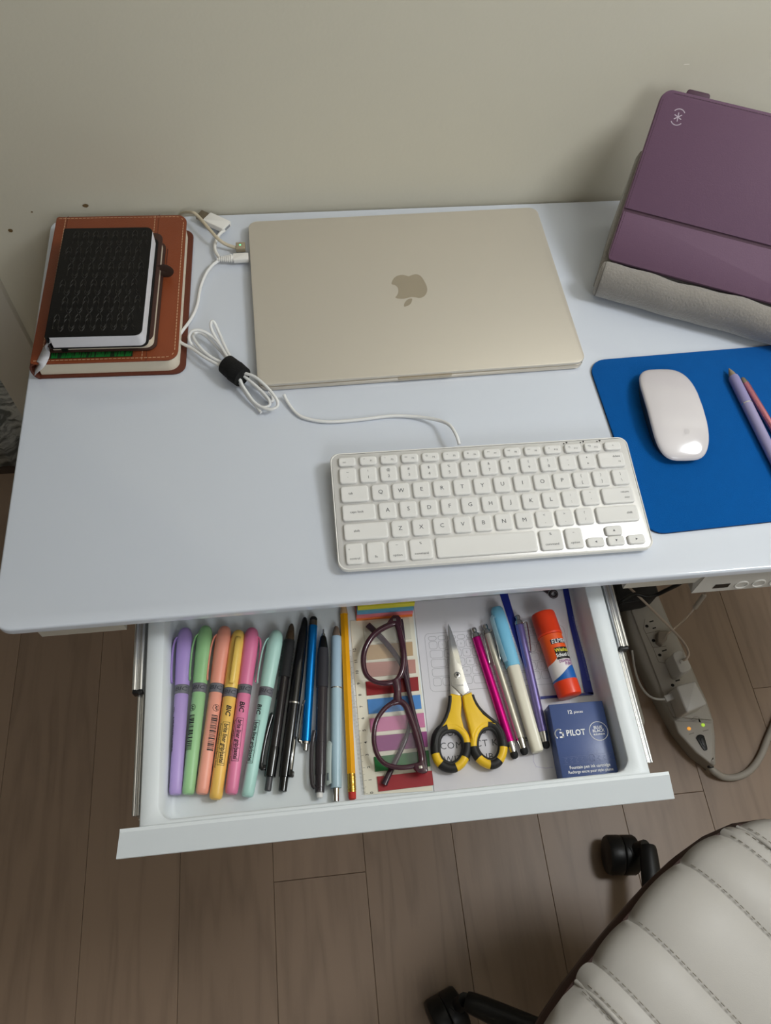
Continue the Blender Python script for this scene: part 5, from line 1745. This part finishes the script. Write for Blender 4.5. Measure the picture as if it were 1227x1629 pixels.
em = [[(-0.0205 + 0.0038 * cos(radians(t)), bd2 * 0.085 + 0.0000 + 0.0042 * sin(radians(t))) for t in range(60, 231, 17)]]
strip_quads('emblem', [(em[0], False)], 0.0010, zt, WHITETXT, ib)
strip_quads('emblem', [([(-0.0200, bd2 * 0.085 - 0.0028), (-0.0174, bd2 * 0.085 - 0.0028), (-0.0172, bd2 * 0.085 + 0.0008), (-0.0196, bd2 * 0.085 + 0.0012)], False)], 0.0013, zt, WHITETXT, ib)
circ = ellipse(0.0155, bd2 * 0.085, 0.0083, 0.0083, 32)
strip_quads('circle_print', [(circ, True)], 0.0006, zt, WHITETXT, ib)
for s, dyy, sz in (('BLUE', 0.0032, 0.0036), ('BLACK', 0.0002, 0.0036), ('BLEU/NOIR', -0.0029, 0.0021)):
    text('lettering', s, sz, WHITETXT, ib, flat_mtx(0.0155, bd2 * 0.085 + dyy, zt), 0.00004)
strip_quads('fold_line', [([(-bw2 / 2 + 0.003, -bd2 * 0.23), (bw2 / 2 - 0.001, -bd2 * 0.215)], False), ([(-bw2 / 2 + 0.003, -bd2 * 0.325), (bw2 / 2 - 0.001, -bd2 * 0.31)], False)], 0.0002, zt, mat('emboss_blue', '#5c6a99', rough=0.4, noise=0.02), ib)
em2 = []
for i in range(9):
    x = -bw2 / 2 + 0.006 + i * 0.0049
    em2.append(([(x - 0.0014, -bd2 * 0.245), (x + 0.0014, -bd2 * 0.245), (x - 0.001, -bd2 * 0.275), (x + 0.0012, -bd2 * 0.30), (x - 0.0014, -bd2 * 0.302)], False))
em2.append((ellipse(0.0045, -bd2 * 0.262, 0.0022, 0.0032, 14), True))
strip_quads('embossed_icons', em2, 0.00025, zt, mat('emboss_blue', '#5c6a99'), ib)
text('lettering', 'Fountain pen ink cartridge', 0.0037, WHITETXT, ib, flat_mtx(0.0010, -bd2 * 0.370, zt), 0.00006, sx=0.93)
text('lettering', 'Recharge encre pour stylo plume', 0.0034, WHITETXT, ib, flat_mtx(0.0010, -bd2 * 0.430, zt), 0.00005, sx=0.88)

# ---- scissors
STEEL = mat('scissor_steel', '#d2d1cf', rough=0.22, metal=0.9, noise=0.03, nscale=80)
STEELB = mat('scissor_bevel', '#eeeeec', rough=0.12, metal=0.9, noise=0.01)
SY = mat('scissor_yellow', '#eec22a', rough=0.4, noise=0.02)
SK = mat('scissor_black', '#201f1f', rough=0.55, bump=0.1, bscale=700, noise=0.08)
sc_ = thing('scissors', 'yellow and black handled scissors with curved steel blades', 'scissors', (0, 0, ZF))


def rel(pts):
    return [tuple(p[:2]) for p in pts]


bladeA = [(0.1218, 0.2732), (0.1232, 0.2686), (0.1252, 0.2584), (0.1271, 0.2456), (0.1282, 0.2309), (0.1296, 0.2180), (0.1314, 0.2058), (0.1249, 0.2012), (0.1198, 0.2079), (0.1159, 0.2123), (0.1171, 0.2284), (0.1192, 0.2503)]
bladeB = [(0.1214, 0.2723), (0.1223, 0.2695), (0.1222, 0.2494), (0.1247, 0.2283), (0.1251, 0.2130), (0.1242, 0.2025), (0.1170, 0.2025), (0.1138, 0.2043), (0.1150, 0.2140), (0.1178, 0.2393)]
prism('blade', rel(bladeB), 0.0042, 0.0058, STEEL, sc_, bevel=0.0003)
pa = prism('blade', rel(bladeA), 0.0060, 0.0076, STEEL, sc_, bevel=0.0003)
bev = [(0.1219, 0.2726), (0.1230, 0.2680), (0.1250, 0.2577), (0.1269, 0.2450), (0.1280, 0.2309), (0.1256, 0.2324), (0.1223, 0.2398), (0.1213, 0.2484), (0.1213, 0.2604)]
mesh('cutting_bevel', [(p[0], p[1], 0.00768) for p in bev], [tuple(range(len(bev)))], STEELB, pa)
pv = [(0.1226, 0.2214), (0.1228, 0.2214)][0]
pvt = lathe('pivot_screw', [(0.0072, 0.0030), (0.0080, 0.0030), (0.0084, 0.0024), (0.0084, 0.0004)], STEEL, sc_, n=20, axis='Z', cx=pv[0], cz=pv[1])
pvs = lathe('screw_socket', [(0.00845, 0.0013), (0.00850, 0.0013)], BLACK, pvt, n=14, axis='Z', cx=pv[0] + 0.0002, cz=pv[1])
lp_ = [(0.1227, 0.2113), (0.1228, 0.2113)][0]
text('lettering', 'CHINA', 0.0022, mat('etched_grey', '#8d8c8a', rough=0.5, noise=0.02), pa, flat_mtx(lp_[0] + 0.0005, lp_[1], 0.00772, 0.0), 0.00002)
# handles: shank plates and oval bows
shL = [(0.1127, 0.2032), (0.1145, 0.2038), (0.1225, 0.2013), (0.1223, 0.1947), (0.1199, 0.1828), (0.1207, 0.1725), (0.1227, 0.1658), (0.1188, 0.1698), (0.1134, 0.1736), (0.1070, 0.1750), (0.1005, 0.1721), (0.0967, 0.1678), (0.1002, 0.1739), (0.1061, 0.1817), (0.1100, 0.1898), (0.1120, 0.1969)]
shR = [(0.1239, 0.2007), (0.1252, 0.2012), (0.1327, 0.2033), (0.1336, 0.1998), (0.1356, 0.1910), (0.1402, 0.1821), (0.1464, 0.1760), (0.1516, 0.1696), (0.1491, 0.1706), (0.1436, 0.1739), (0.1380, 0.1729), (0.1325, 0.1690), (0.1289, 0.1641), (0.1263, 0.1567), (0.1259, 0.1655), (0.1248, 0.1775), (0.1237, 0.1897)]
s1 = prism('handle', rel(shL), 0.0030, 0.0108, SY, sc_, bevel=0.0016, seg=3, top_only=False)
s2 = prism('handle', rel(shR), 0.0040, 0.0118, SY, sc_, bevel=0.0016, seg=3, top_only=False)
s1['label'] = 'left yellow handle'
s2['label'] = 'right yellow handle'
bow1 = [(0.1059, 0.1745), (0.1002, 0.1726), (0.0953, 0.1672), (0.0931, 0.1593), (0.0925, 0.1518), (0.0942, 0.1453), (0.0982, 0.1407), (0.1041, 0.1383), (0.1101, 0.1392), (0.1155, 0.1432), (0.1197, 0.1497), (0.1217, 0.1565), (0.1212, 0.1641), (0.1179, 0.1704), (0.1125, 0.1741)]
bow2 = [(0.1433, 0.1736), (0.1370, 0.1721), (0.1317, 0.1673), (0.1281, 0.1599), (0.1271, 0.1525), (0.1293, 0.1459), (0.1337, 0.1407), (0.1395, 0.1378), (0.1452, 0.1386), (0.1501, 0.1433), (0.1532, 0.1499), (0.1541, 0.1574), (0.1527, 0.1652), (0.1489, 0.1712)]


def bow(pts, parent, zc, split, r, rin):
    full = smooth_path([(p[0], p[1], zc) for p in pts], 4, True)
    N = len(full)
    for (f0, f1, m, nm, rr) in split:
        i0, i1 = int(f0 * N), int(f1 * N)
        seg_ = [full[i % N] for i in range(i0, i1 + 1)]
        tube(nm, seg_, rr, m, parent, n=12, raw=True, flat=1.05)
    cx = sum(p.x for p in full) / N
    cy = sum(p.y for p in full) / N
    inner = [(cx + (p.x - cx) * rin, cy + (p.y - cy) * rin, zc) for p in full]
    tube('inner_lining', inner[::2], 0.0022, SK, parent, n=8, raw=True, closed=True, flat=1.25)


bow(bow1, s1, 0.0066, [(0.0, 0.28, SK, 'grip_segment', 0.0042), (0.28, 0.37, SY, 'bow_segment', 0.0041), (0.37, 0.52, SK, 'grip_segment', 0.0042), (0.52, 0.64, SY, 'bow_segment', 0.0041), (0.64, 0.75, SK, 'grip_segment', 0.0042), (0.75, 1.0, SY, 'bow_segment', 0.0038)], 0.004, 0.80)
bow(bow2, s2, 0.0074, [(0.0, 0.27, SY, 'bow_segment', 0.0038), (0.27, 0.38, SK, 'grip_segment', 0.0042), (0.38, 0.51, SY, 'bow_segment', 0.0041), (0.51, 0.62, SK, 'grip_segment', 0.0042), (0.62, 0.74, SY, 'bow_segment', 0.0041), (0.74, 1.0, SK, 'grip_segment', 0.0042)], 0.004, 0.80)
eL = [(0.1130, 0.2017), (0.1118, 0.1957), (0.1092, 0.1880), (0.1047, 0.1800), (0.0995, 0.1734), (0.0951, 0.1673), (0.0924, 0.1594)]
eR = [(0.1329, 0.2005), (0.1340, 0.1948), (0.1374, 0.1872), (0.1434, 0.1796), (0.1496, 0.1733), (0.1538, 0.1664), (0.1548, 0.1580)]
tube('edge_inlay', [(p[0], p[1], 0.0092) for p in eL], 0.0020, SK, s1, n=8, sub=5)
tube('edge_inlay', [(p[0], p[1], 0.0100) for p in eR], 0.0020, SK, s2, n=8, sub=5)

# ------------------------------------------------------------------ under the desk: surge protector, adapters, cables
PSW = mat('power_strip_grey', '#a8a29b', rough=0.5, noise=0.02, bump=0.03)
PST = mat('power_strip_top', '#b0aaa3', rough=0.5, noise=0.02)
lft = [(0.5712, 0.5750), (0.5665, 0.5427), (0.5613, 0.5136), (0.5580, 0.4553), (0.5632, 0.4043), (0.5740, 0.3546), (0.5825, 0.3199), (0.5933, 0.2825), (0.6130, 0.2430), (0.6367, 0.2186)]
rgt = [(0.6423, 0.2216), (0.6562, 0.2676), (0.6614, 0.2942), (0.6606, 0.3308), (0.6558, 0.3596), (0.6529, 0.3876), (0.6460, 0.4345), (0.6370, 0.4806), (0.6316, 0.5290), (0.6273, 0.5789)]
ps = thing('power_strip', 'off white surge protector strip with plugs on the wooden floor under the desk', 'power strip', (0.6, 0.35, 0))


def R2(pts):
    return [(p[0] - 0.6, p[1] - 0.35) for p in pts]


ol = R2(lft) + R2(rgt)
base = prism('body', ol, 0.001, 0.036, PSW, ps, bevel=0.009, seg=4)
top = R2([(0.5771, 0.5613), (0.5682, 0.5011), (0.5731, 0.4493), (0.5784, 0.3933), (0.5830, 0.3451), (0.5892, 0.3048), (0.6544, 0.2932), (0.6532, 0.3285), (0.6485, 0.3570), (0.6455, 0.3848), (0.6386, 0.4313), (0.6297, 0.4770), (0.6243, 0.5251), (0.6213, 0.5705)])
prism('socket_panel', top, 0.0355, 0.0405, PST, ps, bevel=0.0015)
nose = R2([(0.5885, 0.2993), (0.5899, 0.2777), (0.6103, 0.2430), (0.6291, 0.2226), (0.6374, 0.2311), (0.6475, 0.2657), (0.6528, 0.2888)])
prism('nose', nose, 0.0340, 0.0395, PST, ps, bevel=0.003, seg=3)
BLKH = mat('socket_hole', '#0c0a09', rough=0.8, noise=0.1)
ZS = .0406
holes = [(0.5879, 0.4709), (0.5924, 0.4427), (0.5962, 0.4150), (0.6035, 0.3589)]
for p in R2(holes):
    prism('ground_hole', ellipse(p[0], p[1], 0.0032, 0.0029, 12), 0.0400, 0.0407, BLKH, ps)
for q in ([(0.5947, 0.4783), (0.6030, 0.4800)], [(0.5971, 0.4655), (0.6040, 0.4667)], [(0.6022, 0.4215), (0.6116, 0.4236)], [(0.6107, 0.3656), (0.6192, 0.3671)]):
    a, b = [Vector(p) for p in R2(q)]
    d = (b - a).normalized()
    n_ = Vector((-d.y, d.x)) * 0.0011
    prism('blade_slot', [tuple(a - n_), tuple(b - n_), tuple(b + n_), tuple(a + n_)], 0.0400, 0.0407, BLKH, ps)
segs = [(R2([(0.5875, 0.4845), (0.5802, 0.4667), (0.5822, 0.4569), (0.6093, 0.4605)]), False), (R2([(0.5822, 0.4569), (0.5876, 0.4300), (0.6123, 0.4301)]), False), (R2([(0.5876, 0.4300), (0.5903, 0.4027), (0.6010, 0.3993)]), False)]
strip_quads('panel_seam', segs, 0.0008, 0.0407, mat('seam_grey', '#6f675d', rough=0.7, noise=0.05), ps)
for q, hx, nm in (([(0.6100, 0.2823), (0.6101, 0.2821)], '#ffae45', 'amber light'), ([(0.6363, 0.2860), (0.6371, 0.2860)], '#b8e04a', 'green light')):
    p = R2(q)[0]
    o = prism('indicator_light', ellipse(p[0], p[1], 0.0032, 0.0030, 12), 0.0385, 0.0412, mat('led_' + hx, hx, emit=0.55, noise=0.02), ps, bevel=0.0006)
    o['label'] = nm
sw = R2([(0.6249, 0.2647), (0.6272, 0.2477)])
dsw = (Vector(sw[1]) - Vector(sw[0]))
ang = math.atan2(dsw.y, dsw.x)
o = prism('switch', [(sw[0][0] + x * cos(ang) - y * sin(ang), sw[0][1] + x * sin(ang) + y * cos(ang)) for x, y in
                     [(-0.006 * cos(t), 0.0075 * sin(t)) for t in [radians(-80 + 160 * i / 8) for i in range(9)]] + [(0.016, 0.0046), (0.0205, 0.003), (0.0215, 0.0), (0.0205, -0.003), (0.016, -0.0046)]], 0.0390, 0.0418, BLACK, ps, bevel=0.0008)
box('switch_lever', (sw[0][0] + dsw.x * 0.45, sw[0][1] + dsw.y * 0.45, 0.0422), (0.0045, 0.013, 0.002), mat('switch_grey', '#3c3c3e', rough=0.4, noise=0.05), o, bevel=0.0006, rot=Matrix.Rotation(ang - pi / 2, 3, 'Z'))
strip_quads('logo', [(R2([(0.6182, 0.2966), (0.6239, 0.3004), (0.6297, 0.3009), (0.6334, 0.2984), (0.6280, 0.2956), (0.6219, 0.2941)]), True)], 0.0008, 0.0407, mat('print_grey', '#8a857e', rough=0.7, noise=0.03), ps)
for q in ([(0.6078, 0.2730), (0.6160, 0.2744)], [(0.6333, 0.2759), (0.6427, 0.2771)]):
    strip_quads('lettering_line', [(R2(q), False)], 0.0014, 0.0400, mat('print_grey', '#8a857e'), ps)
cp = [(0.6374, 0.2210, 0.0200), (0.6442, 0.2110, 0.0200), (0.6616, 0.2031, 0.0200), (0.6856, 0.2018, 0.0200), (0.7110, 0.2107, 0.0200), (0.7364, 0.2313, 0.0200), (0.7646, 0.2650, 0.0201), (0.8155, 0.3203, 0.0200), (0.8888, 0.3739, 0.0200), (1.0130, 0.4358, 0.0200)]
cord = tube('power_cord', [(x - 0.6, y - 0.35, z) for x, y, z in [(p[0], p[1], 0.016 if i < 2 else 0.0065) for i, p in enumerate(cp)] + [(0.98, 0.62, 0.0065), (0.98, 0.755, 0.02), (0.98, 0.762, 0.10)]], 0.0058, mat('cord_grey', '#a29b92', rough=0.5, noise=0.03), ps, n=12, sub=5)
box('cord_gland', (cp[0][0] - 0.6, cp[0][1] - 0.35, 0.019), (0.009, 0.007, 0.009), BLACK, ps, bevel=0.002)

# chargers and plugs in the strip
CHW = mat('charger_white', '#cfccca', rough=0.35, noise=0.01)


def slab(name, label, cat, pts, z0, z1, m, r):
    c = Vector((sum(p[0] for p in pts) / len(pts), sum(p[1] for p in pts) / len(pts)))
    t = thing(name, label, cat, (c.x, c.y, z0))
    return t, [(p[0] - c.x, p[1] - c.y) for p in pts], c


def rounded_poly(pts, r, n=5):
    out = []
    k = len(pts)
    for i in range(k):
        p, a, b = Vector(pts[i]), Vector(pts[i - 1]), Vector(pts[(i + 1) % k])
        u1, u2 = (a - p).normalized(), (b - p).normalized()
        s, e = p + u1 * r, p + u2 * r
        for j in range(n + 1):
            t = j / n
            q = s * (1 - t) ** 2 + p * 2 * t * (1 - t) + e * t * t
            out.append((q.x, q.y))
    return out


q1 = [(0.5996, 0.4035), (0.6196, 0.4097), (0.6286, 0.3725), (0.6052, 0.3657)]
t, lp2, c = slab('charger_plug', 'small rounded white charger plug in the middle of the surge protector', 'charger', q1, 0.0408, 0.082, CHW, 0.006)
prism('body', rounded_poly(lp2, 0.0085), 0.0, 0.041, CHW, t, bevel=0.002, seg=3, top_only=False)
cab1 = [(0.5467, 0.5301, 0.0980), (0.5669, 0.5034, 0.0960), (0.5936, 0.4675, 0.0900), (0.6155, 0.4380, 0.0850), (0.6246, 0.4151, 0.0880), (0.6242, 0.3965, 0.0920), (0.6161, 0.3875, 0.0940), (0.6140, 0.3875, 0.0880)]
c1 = wp(tube('cable', cab1, 0.0022, mat('warm_white_cable', '#c6b6a8', rough=0.5, noise=0.02), t, n=8, sub=5), t)
o = wp(box('plug_end', (cab1[-1][0], cab1[-1][1], 0.0830), (0.011, 0.006, 0.004), CHW, t, bevel=0.001, rot=Matrix.Rotation(radians(20), 3, 'Z')), t)

q2 = [(0.5885, 0.3450), (0.6235, 0.3505), (0.6327, 0.3095), (0.5931, 0.2984)]
t, lp2, c = slab('power_adapter', 'larger square white charger cube at the near end of the surge protector', 'charger', q2, 0.0408, 0.086, CHW, 0.004)
prism('body', rounded_poly(lp2, 0.0045), 0.0, 0.0452, CHW, t, bevel=0.003, seg=3, top_only=False)
cab2 = [(0.5748, 0.3313, 0.0580), (0.5599, 0.3326, 0.0600), (0.5492, 0.3397, 0.0580), (0.5424, 0.3549, 0.0540), (0.5412, 0.3760, 0.0480), (0.5437, 0.4003, 0.0430), (0.5495, 0.4285, 0.0380)]
wp(tube('cable', cab2, 0.0020, CHW, t, n=8, sub=5), t)
e0, e1 = Vector(cab2[0]), Vector((0.5954, 0.3365, 0.0580))
pm = axis_mtx(e0, e1)
o = prism('usb_plug', rrect(0.0110, (e1 - e0).length, 0.001, 3, 0, (e1 - e0).length / 2), -0.0035, 0.0035, CHW, t, bevel=0.0008, top_only=False)
wp(o, t)
o.matrix_parent_inverse = t.matrix_basis.inverted() @ pm

q3 = [(0.6003, 0.4557), (0.6201, 0.4551), (0.6131, 0.4389), (0.6006, 0.4282), (0.5938, 0.4371)]
t, lp2, c = slab('flat_plug', 'flat brownish grey plug in the second socket of the surge protector', 'plug', q3, 0.0408, 0.052, CHW, 0.003)
TAUP = mat('taupe_plastic', '#8a7f74', rough=0.45, noise=0.04)
prism('body', rounded_poly(lp2, 0.004), 0.0, 0.0125, TAUP, t, bevel=0.0025, seg=3)
cb3 = [(0.6182, 0.4500, 0.0500), (0.6365, 0.4612, 0.0480), (0.6625, 0.4780, 0.0400), (0.6813, 0.4933, 0.0500), (0.6874, 0.4985, 0.0600), (0.6941, 0.5079, 0.0800), (0.6897, 0.5109, 0.1100)]
wp(tube('cable', cb3, 0.0022, clear_material('clear_wire', '#c9b8a8', 0.45, 0.2), t, n=8, sub=5), t)
g0_, g1_ = Vector(cb3[3]), Vector(cb3[5])
o = lathe('inline_connector', [(0, 0.0026), (0.002, 0.0044), ((g1_ - g0_).length - 0.002, 0.0044), ((g1_ - g0_).length, 0.0026)], mat('grey_clear', '#b9b0a6', rough=0.3, alpha=0.8, noise=0.03), t, n=14)
wp(o, t)
o.matrix_parent_inverse = t.matrix_basis.inverted() @ axis_mtx(g0_, g1_)

q4 = [(0.5317, 0.5511), (0.6076, 0.5470), (0.6085, 0.5132), (0.5886, 0.5051), (0.5288, 0.4994)]
t, lp2, c = slab('power_brick', 'black power brick on the far end of the surge protector', 'adapter', q4, 0.0408, 0.085, BLACK, 0.004)
prism('body', rounded_poly(lp2, 0.006), 0.0, 0.044, mat('brick_black', '#1d1c1e', rough=0.55, noise=0.08), t, bevel=0.004, seg=3, top_only=False)
strip_quads('seam', [([tuple(p) for p in rounded_poly([(x * 0.86, y * 0.86) for x, y in lp2], 0.005)], True)], 0.0012, 0.0441, mat('seam_black', '#0d0c0d', rough=0.5, noise=0.05), t)
cb4 = [(0.5139, 0.4907, 0.1000), (0.5217, 0.4922, 0.1200), (0.5386, 0.5003, 0.1200), (0.5518, 0.5027, 0.1200), (0.5683, 0.4965, 0.1200), (0.5860, 0.4985, 0.1200), (0.5980, 0.4981, 0.1400), (0.6008, 0.4903, 0.1800), (0.5955, 0.4789, 0.2400)]
wp(tube('cable', cb4, 0.0036, BLACK, t, n=10, sub=6), t)

# ------------------------------------------------------------------ chair
LEA = mat('white_leather', '#c1bdb8', rough=0.45, bump=0.10, bscale=900, noise=0.015, nscale=20)
DKL = mat('dark_brown_leather', '#3a201c', rough=0.5, bump=0.1, noise=0.08)
SEAM = mat('seam_thread', '#a39c90', rough=0.8, noise=0.05)
CC = Vector((0.416, -0.193))
fd = Vector((-0.588, 0.81)).normalized()
rd = Vector((fd.y, -fd.x))
CM = Matrix(((rd.x, fd.x, 0, CC.x), (rd.y, fd.y, 0, CC.y), (0, 0, 1, 0), (0, 0, 0, 1)))
chair = thing('office_chair', 'white channel stitched leather swivel chair with black castor base', 'chair', mtx=CM)
A_, AY, NE = 0.262, 0.2365, 3.1


def Fo(r):
    return AY * max(0.0, 1 - (abs(r) / A_) ** NE) ** (1 / NE)


def seat_z(r, f):
    rho = ((abs(r) / A_) ** NE + (abs(f) / AY) ** NE) ** (1 / NE)
    t = min(1.0, max(0.0, (rho - 0.74) / 0.26))
    return 0.507 - 0.030 * (1 - math.sqrt(max(0, 1 - t * t))) - 0.005 * rho * rho


edges_r = []
for q in [(0.2202, -0.0348), (0.2421, -0.0231), (0.2913, 0.0057), (0.3662, 0.0455), (0.4170, 0.0712), (0.4350, 0.0802)]:
    d = Vector(q) - CC
    edges_r.append(d.dot(rd))
bounds = [-A_ * 0.985] + edges_r + [A_ * 0.985]
nv, nu = 44, 10
stitch_lines = []
for i in range(len(bounds) - 1):
    r0, r1 = bounds[i], bounds[i + 1]
    wdt = r1 - r0
    bul = min(0.0042, 0.07 * wdt)
    vs, fs = [], []
    for j in range(nu + 1):
        t = j / nu
        r = r0 + wdt * t
        F = Fo(r)
        for k in range(nv + 1):
            v = -1 + 2 * k / nv
            v = math.copysign(abs(v) ** 0.75, v)
            f = v * F
            b = bul * (1 - abs(2 * t - 1) ** 2.2)
            if i == 0:
                b = bul * (1 - t ** 3)
            if i == len(bounds) - 2:
                b = bul * (1 - (1 - t) ** 3)
            push = 0.004 * (1 - abs(2 * t - 1) ** 2.2)
            vs.append((r, f + (push * max(0, abs(v) - 0.6) / 0.4) * (1 if v > 0 else -1), seat_z(r, f) + b - 0.006))
    m1 = nv + 1
    for j in range(nu):
        for k in range(nv):
            a = j * m1 + k
            fs.append((a, a + 1, a + m1 + 1, a + m1))
    # skirts down to the seat shell
    for kk, sgn in ((0, -1), (nv, 1)):
        base_i = len(vs)
        for j in range(nu + 1):
            p = vs[j * m1 + kk]
            vs.append((p[0], p[1] * 0.99, 0.464))
        for j in range(nu):
            fs.append((j * m1 + kk, (j + 1) * m1 + kk, base_i + j + 1, base_i + j))
    for kk in (0, nu) if i in (0, len(bounds) - 2) else ():
        if (i == 0 and kk == 0) or (i != 0 and kk == nu):
            base_i = len(vs)
            for k in range(nv + 1):
                p = vs[kk * m1 + k]
                vs.append((p[0], p[1], 0.464))
            for k in range(nv):
                fs.append((kk * m1 + k, kk * m1 + k + 1, base_i + k + 1, base_i + k))
    mesh('seat_channel', vs, fs, LEA, chair, smooth=True, angle=60)
segs3, piping = [], []
for i, r in enumerate(edges_r):
    F = Fo(r)
    for off in ((0.0028,) if i not in (0, 5) else (0.0040, -0.0040)):
        k = 0
        f = F * 0.97
        while f > -F * 0.9:
            segs3.append((r + off, f, f - 0.0042))
            f -= 0.0066
vs, fs = [], []
for r, f0, f1 in segs3:
    k = len(vs)
    rr_ = r
    for f in (f0, f1):
        z = seat_z(rr_, f) - 0.0030
        vs += [(rr_ - 0.0005, f, z), (rr_ + 0.0005, f, z), (rr_, f, z + 0.0008)]
    fs += [(k, k + 2, k + 5, k + 3), (k + 2, k + 1, k + 4, k + 5)]
o = mesh('stitching', vs, fs, SEAM, chair)
o['kind'] = 'stuff'
for i in (0, 5):
    r = edges_r[i]
    F = Fo(r)
    tube('piping', [(r, F * q, seat_z(r, F * q) - 0.0035) for q in [1.0 - 0.1 * k for k in range(20)]], 0.0024, LEA, chair, n=8, sub=2)
shell = []
for (sc_k, z) in ((0.97, 0.470), (1.008, 0.467), (1.02, 0.452), (1.005, 0.422), (0.85, 0.395), (0.3, 0.385)):
    rg = []
    for i in range(48):
        q = 2 * pi * i / 48
        c, s = cos(q), sin(q)
        k = (abs(c) ** NE + abs(s) ** NE) ** (-1 / NE)
        rg.append((A_ * sc_k * k * c, AY * sc_k * k * s, z))
    shell.append(rg)
vs, fs = [], []
for r in shell:
    vs += r
for j in range(len(shell) - 1):
    for i in range(48):
        fs.append((j * 48 + i, j * 48 + (i + 1) % 48, (j + 1) * 48 + (i + 1) % 48, (j + 1) * 48 + i))
fs.append(tuple(range(48)))
fs.append(tuple(range(5 * 48, 6 * 48)))
mesh('seat_shell', vs, fs, DKL, chair, smooth=True, angle=50)
lathe('gas_column', [(0.09, 0.028), (0.25, 0.028), (0.25, 0.020), (0.388, 0.020)], BLACK, chair, n=22, axis='Z')
lathe('hub', [(0.070, 0.030), (0.072, 0.040), (0.115, 0.042), (0.120, 0.034)], BLACK, chair, n=24, axis='Z')
iCM = CM.inverted()
tips = [Vector((0.4743, 0.1048, 0.0780)), Vector((0.1631, -0.0649, 0.0780))]
wheels = [Vector((0.4452, 0.1005, 0.0300)), Vector((0.1395, -0.0811, 0.0300))]
for k in range(5):
    a = radians(81.0 + 75.0 * k) if k < 2 else radians(81.0 + 72 * k + 3)
    if k < 2:
        d = tips[k] - CC.to_3d()
        a = math.atan2(d.y, d.x)
        R0 = Vector((d.x, d.y)).length
    else:
        R0 = 0.296
    dirw = Vector((cos(a), sin(a), 0))
    tip = CC.to_3d() + dirw * R0
    wc = wheels[k].copy() if k < 2 else tip + Vector((-dirw.y, dirw.x, 0)) * 0.036
    wc.z = 0.030
    pw_ = [CC.to_3d() + dirw * (R0 * q) + Vector((0, 0, z)) for q, z in ((0.1, 0.098), (0.4, 0.096), (0.75, 0.086), (0.95, 0.080), (1.0, 0.077))]
    leg = tube('leg', [iCM @ p for p in pw_], 0.017, BLACK, chair, n=12, sub=4, flat=0.8, radii=lambda t: 0.021 - 0.009 * t)
    off_ = (tip - wc)
    off_.z = 0
    ax_ = off_.normalized()
    ax_ = (ax_ + Vector((0.25 * ax_.y, -0.25 * ax_.x, 0))).normalized()
    for s in (-1, 1):
        m0 = axis_mtx(wc + ax_ * (0.0004 * s), wc + ax_ * (0.03 * s))
        wh = lathe('caster_wheel', [(0, 0.0288), (0.0006, 0.0294), (0.002, 0.0298), (0.019, 0.0298), (0.023, 0.0275), (0.0255, 0.020), (0.0262, 0.012)], BLACK, leg, n=32)
        wh.matrix_local = iCM @ m0
    # yoke that bridges wheel and leg tip
    yk = tube('caster_yoke', [iCM @ p for p in (wc + Vector((0, 0, 0.024)), wc * 0.6 + tip * 0.4 + Vector((0, 0, 0.044 - 0.018)), tip + Vector((0, 0, 0.070)))], 0.011, BLACK, leg, n=12, sub=4)

# unseen backrest, added to keep the front fill off the floor under the desk
bk = []
for i in range(7):
    r0, r1 = -0.235 + 0.47 * i / 7, -0.235 + 0.47 * (i + 1) / 7
    vs, fs = [], []
    for j in range(7):
        t = j / 6
        r = r0 + (r1 - r0) * t
        for k in range(15):
            q = k / 14
            z = 0.56 + 0.44 * q * (1 - 0.10 * (abs(r) / 0.235) ** 3)
            f = -AY - 0.015 - 0.07 * q + 0.05 * (r / 0.235) ** 2
            vs.append((r, f + 0.012 * (1 - abs(2 * t - 1) ** 2.2), z))
    for j in range(6):
        for k in range(14):
            c = j * 15 + k
            fs.append((c, c + 1, c + 16, c + 15))
    o = mesh('unseen_backrest_channel', vs, fs, LEA, chair, smooth=True)
    md = o.modifiers.new('thick', 'SOLIDIFY')
    md.thickness = 0.03
    md.offset = 0
box('unseen_backrest_support', (0, -AY - 0.03, 0.50), (0.06, 0.02, 0.20), BLACK, chair, bevel=0.006)
